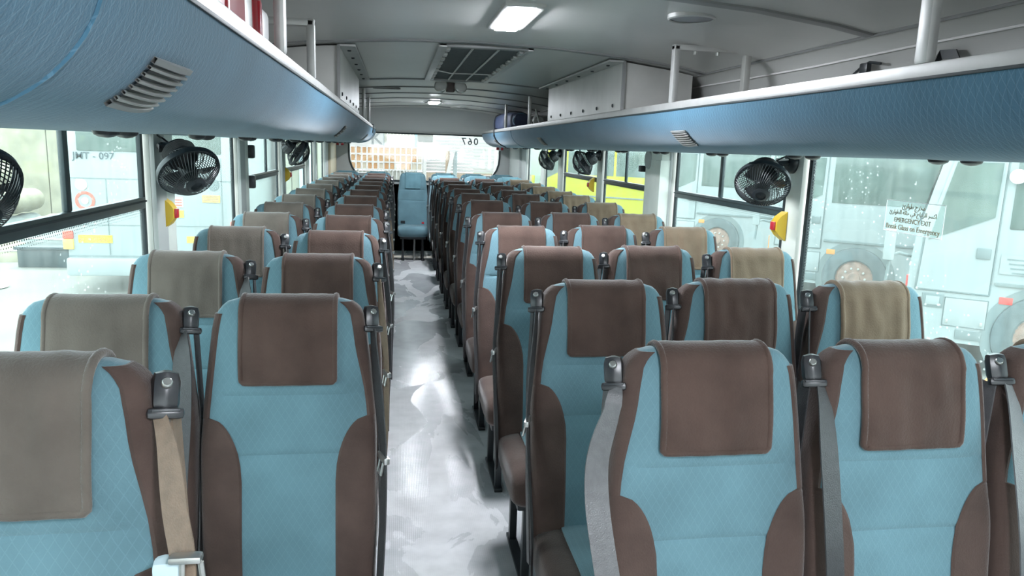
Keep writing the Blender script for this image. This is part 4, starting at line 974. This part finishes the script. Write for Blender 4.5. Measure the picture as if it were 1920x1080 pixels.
# yard gate and fence seen through the rear window
GY = 20.0
gt = thing('yard_gate', (-.7, GY, GROUND), 'white barred yard gate with rusty square panels', 'gate')
m_gate = mat('gate_white', (.33, .33, .315), .5); m_rust = mat('rusty_sheet', (.30, .13, .03), .8, scale=4, col2=(.32, .19, .08)); m_rust2 = mat('pale_sheet', (.32, .28, .21), .8, var=.1, scale=7)
px, gx0, ztop = .142, -1.75, EYE-.06
for r in range(3):
    for c in range(17):
        x = gx0+c*px; z = ztop-r*.195
        part('panel', MB().box((x+.018, GY+.01, z-.178), (x+px-.018, GY+.02, z-.018)), m_rust2 if (r == 2 and c % 3 == 0) or c == 16 else m_rust, gt)
for c in range(18): part('upright', MB().box((gx0+c*px-.016, GY-.012, ztop-.60), (gx0+c*px+.016, GY+.012, ztop+.02)), m_gate, gt)
for r in range(4): part('cross_bar', MB().box((gx0-.02, GY-.014, ztop-.195*r-.016), (gx0+17*px+.02, GY+.014, ztop-.195*r+.016)), m_gate, gt)
for c in range(26): part('bar', MB().box((gx0+c*.097-.012, GY-.01, GROUND+.1), (gx0+c*.097+.012, GY+.01, ztop-.60)), m_gate, gt)
part('backing_sheet', MB().box((gx0, GY+.06, GROUND+.1), (gx0+17*px, GY+.07, ztop-.62)), mat('gate_sheet', (.27, .27, .235), .7, var=.12, scale=5), gt)
part('gate_post', MB().box((gx0+17*px+.02, GY-.05, GROUND), (gx0+17*px+.10, GY+.05, 1.75)), m_gate, gt)
part('foot_rail', MB().box((gx0-.02, GY-.02, GROUND+.06), (gx0+17*px+.02, GY+.02, GROUND+.14)), m_gate, gt)
sb = thing('sign_board', (-.85, GY+.3, GROUND), 'white sign board with a grey letter K above the gate', 'sign')
part('board', MB().box((-1.75, GY+.28, EYE-.06), (-.33, GY+.31, EYE+.42)), mat('sign_white', (.33, .33, .32), .5), sb); part('edge', MB().box((-.345, GY+.26, EYE-.07), (-.325, GY+.32, EYE+.42)), m_seam, sb)
place_text('letter', 'K', .50, mat('sign_grey', (.13, .14, .14), .6), sb, (-.52, GY+.275, EYE+.14), (1, 0, 0), (0, 0, 1), bold=.004)
for k, x in enumerate((-1.55, -1.0)): part('post', MB().box((x-.03, GY+.31, GROUND), (x+.03, GY+.36, EYE+.3)), m_seam, sb)
vf = thing('corrugated_fence', (.1, GY+.45, GROUND), 'pale vertical corrugated fence between the sign and the pole', 'fence')
m_vf = mat('fence_pale', (.31, .305, .255), .6, var=.1, scale=6)
for k in range(10): part('sheet', MB().box((-.33+k*.085, GY+.45+.012*(k % 2), GROUND), (-.25+k*.085, GY+.47+.012*(k % 2), EYE+.55)), m_vf, vf)
solo('blue_pole', MB().tube([(.50, GY+.2, GROUND), (.50, GY+.2, EYE+.7)], .035, 10), mat('pole_blue', (.17, .28, .32), .4), 'light blue pole beside the yard gate', 'pole', loc=(.5, GY+.2, GROUND))
hs = thing('siding_fence', (2.0, GY+.35, GROUND), 'white horizontal siding fence above the block wall', 'fence')
m_side = mat('siding_white', (.33, .33, .315), .5)
for k in range(14): part('board', MB().box((.68, GY+.35-.01*(k % 2), EYE-.66+k*.085), (3.6, GY+.38, EYE-.58+k*.085), .004), m_side, hs)
bw2 = thing('block_wall', (2.0, GY+.2, GROUND), 'low beige concrete block wall under the siding fence', 'wall')
m_blocks = [mat('block_%s' % s, c, .9, var=.12, scale=8, bump=.3, bscale=20) for s, c in (('sand', (.28, .205, .135)), ('tan', (.25, .18, .12)), ('pale', (.30, .235, .165)))]
part('mortar', MB().box((.66, GY+.22, GROUND), (3.6, GY+.38, EYE-.68)), mat('mortar', (.2, .17, .13), .9), bw2)
for r in range(9):
    for c in range(8):
        x = .66+c*.37-(.18 if r % 2 else 0); x0, x1 = max(.66, x), min(3.6, x+.355)
        if x1-x0 < .05: continue
        part('block', MB().box((x0, GY+.2, EYE-.69-(r+1)*.19), (x1, GY+.24, EYE-.70-r*.19), .006), m_blocks[(r*3+c*5) % 3], bw2)
for x0, x1, lab, m in ((1.18, 1.44, 'white plank leaning across the grey posts', m_gate), (1.30, 1.30, 'brown grey upright post behind the leaning plank', m_blocks[1]), (1.50, 1.50, 'grey upright post right of the leaning plank', m_seam)):
    lean = x0 != x1
    po = MB().prism([(x0-.05-.26*lean, GROUND), (x0+.05-.26*lean, GROUND), (x1+.05, EYE-.12), (x1-.05, EYE-.12)], GY-.3+.08*(not lean), GY-.22+.08*(not lean), 1)
    solo('timber_post', po, m, lab, 'post', loc=(x0, GY-.26, GROUND))
solo('stub_post', MB().prism([(2.50, GROUND), (2.66, GROUND), (2.66, EYE-.34), (2.50, EYE-.34)], GY-.2, GY-.1, 1), m_gate, 'short pale post at the right end of the block wall', 'post', loc=(2.58, GY-.15, GROUND))
mi = thing('rear_mirror', (.405, 11.12, 1.66), 'grey rear mirror hanging at the top of the rear window', 'mirror')
part('shell', MB().box((.29, 11.10, 1.545), (.52, 11.15, 1.70), .035), mat('mirror_shell', (.45, .43, .38), .4, var=.2, scale=14), mi)
part('stem', MB().tube([(.405, 11.02, 1.72), (.405, 11.12, 1.69)], .012, 8), m_seam, mi)

ro = thing('orange_rope', (6.66, 7.0, GROUND), 'orange rope stretched from the nearest white bus to the ground', 'rope')
part('rope', MB().tube([(7.02, 6.93, GROUND+.92), (6.72, 6.92, GROUND+.58), (6.42, 6.92, GROUND+.26), (6.17, 6.93, GROUND+.01)], .014, 6), m_orange, ro)
part('knot', MB().lathe([(0, .03), (.03, .02), (.035, 0), (.03, -.02), (0, -.03)], 10, Matrix.Translation((7.02, 6.93, GROUND+.92))), m_orange, ro)
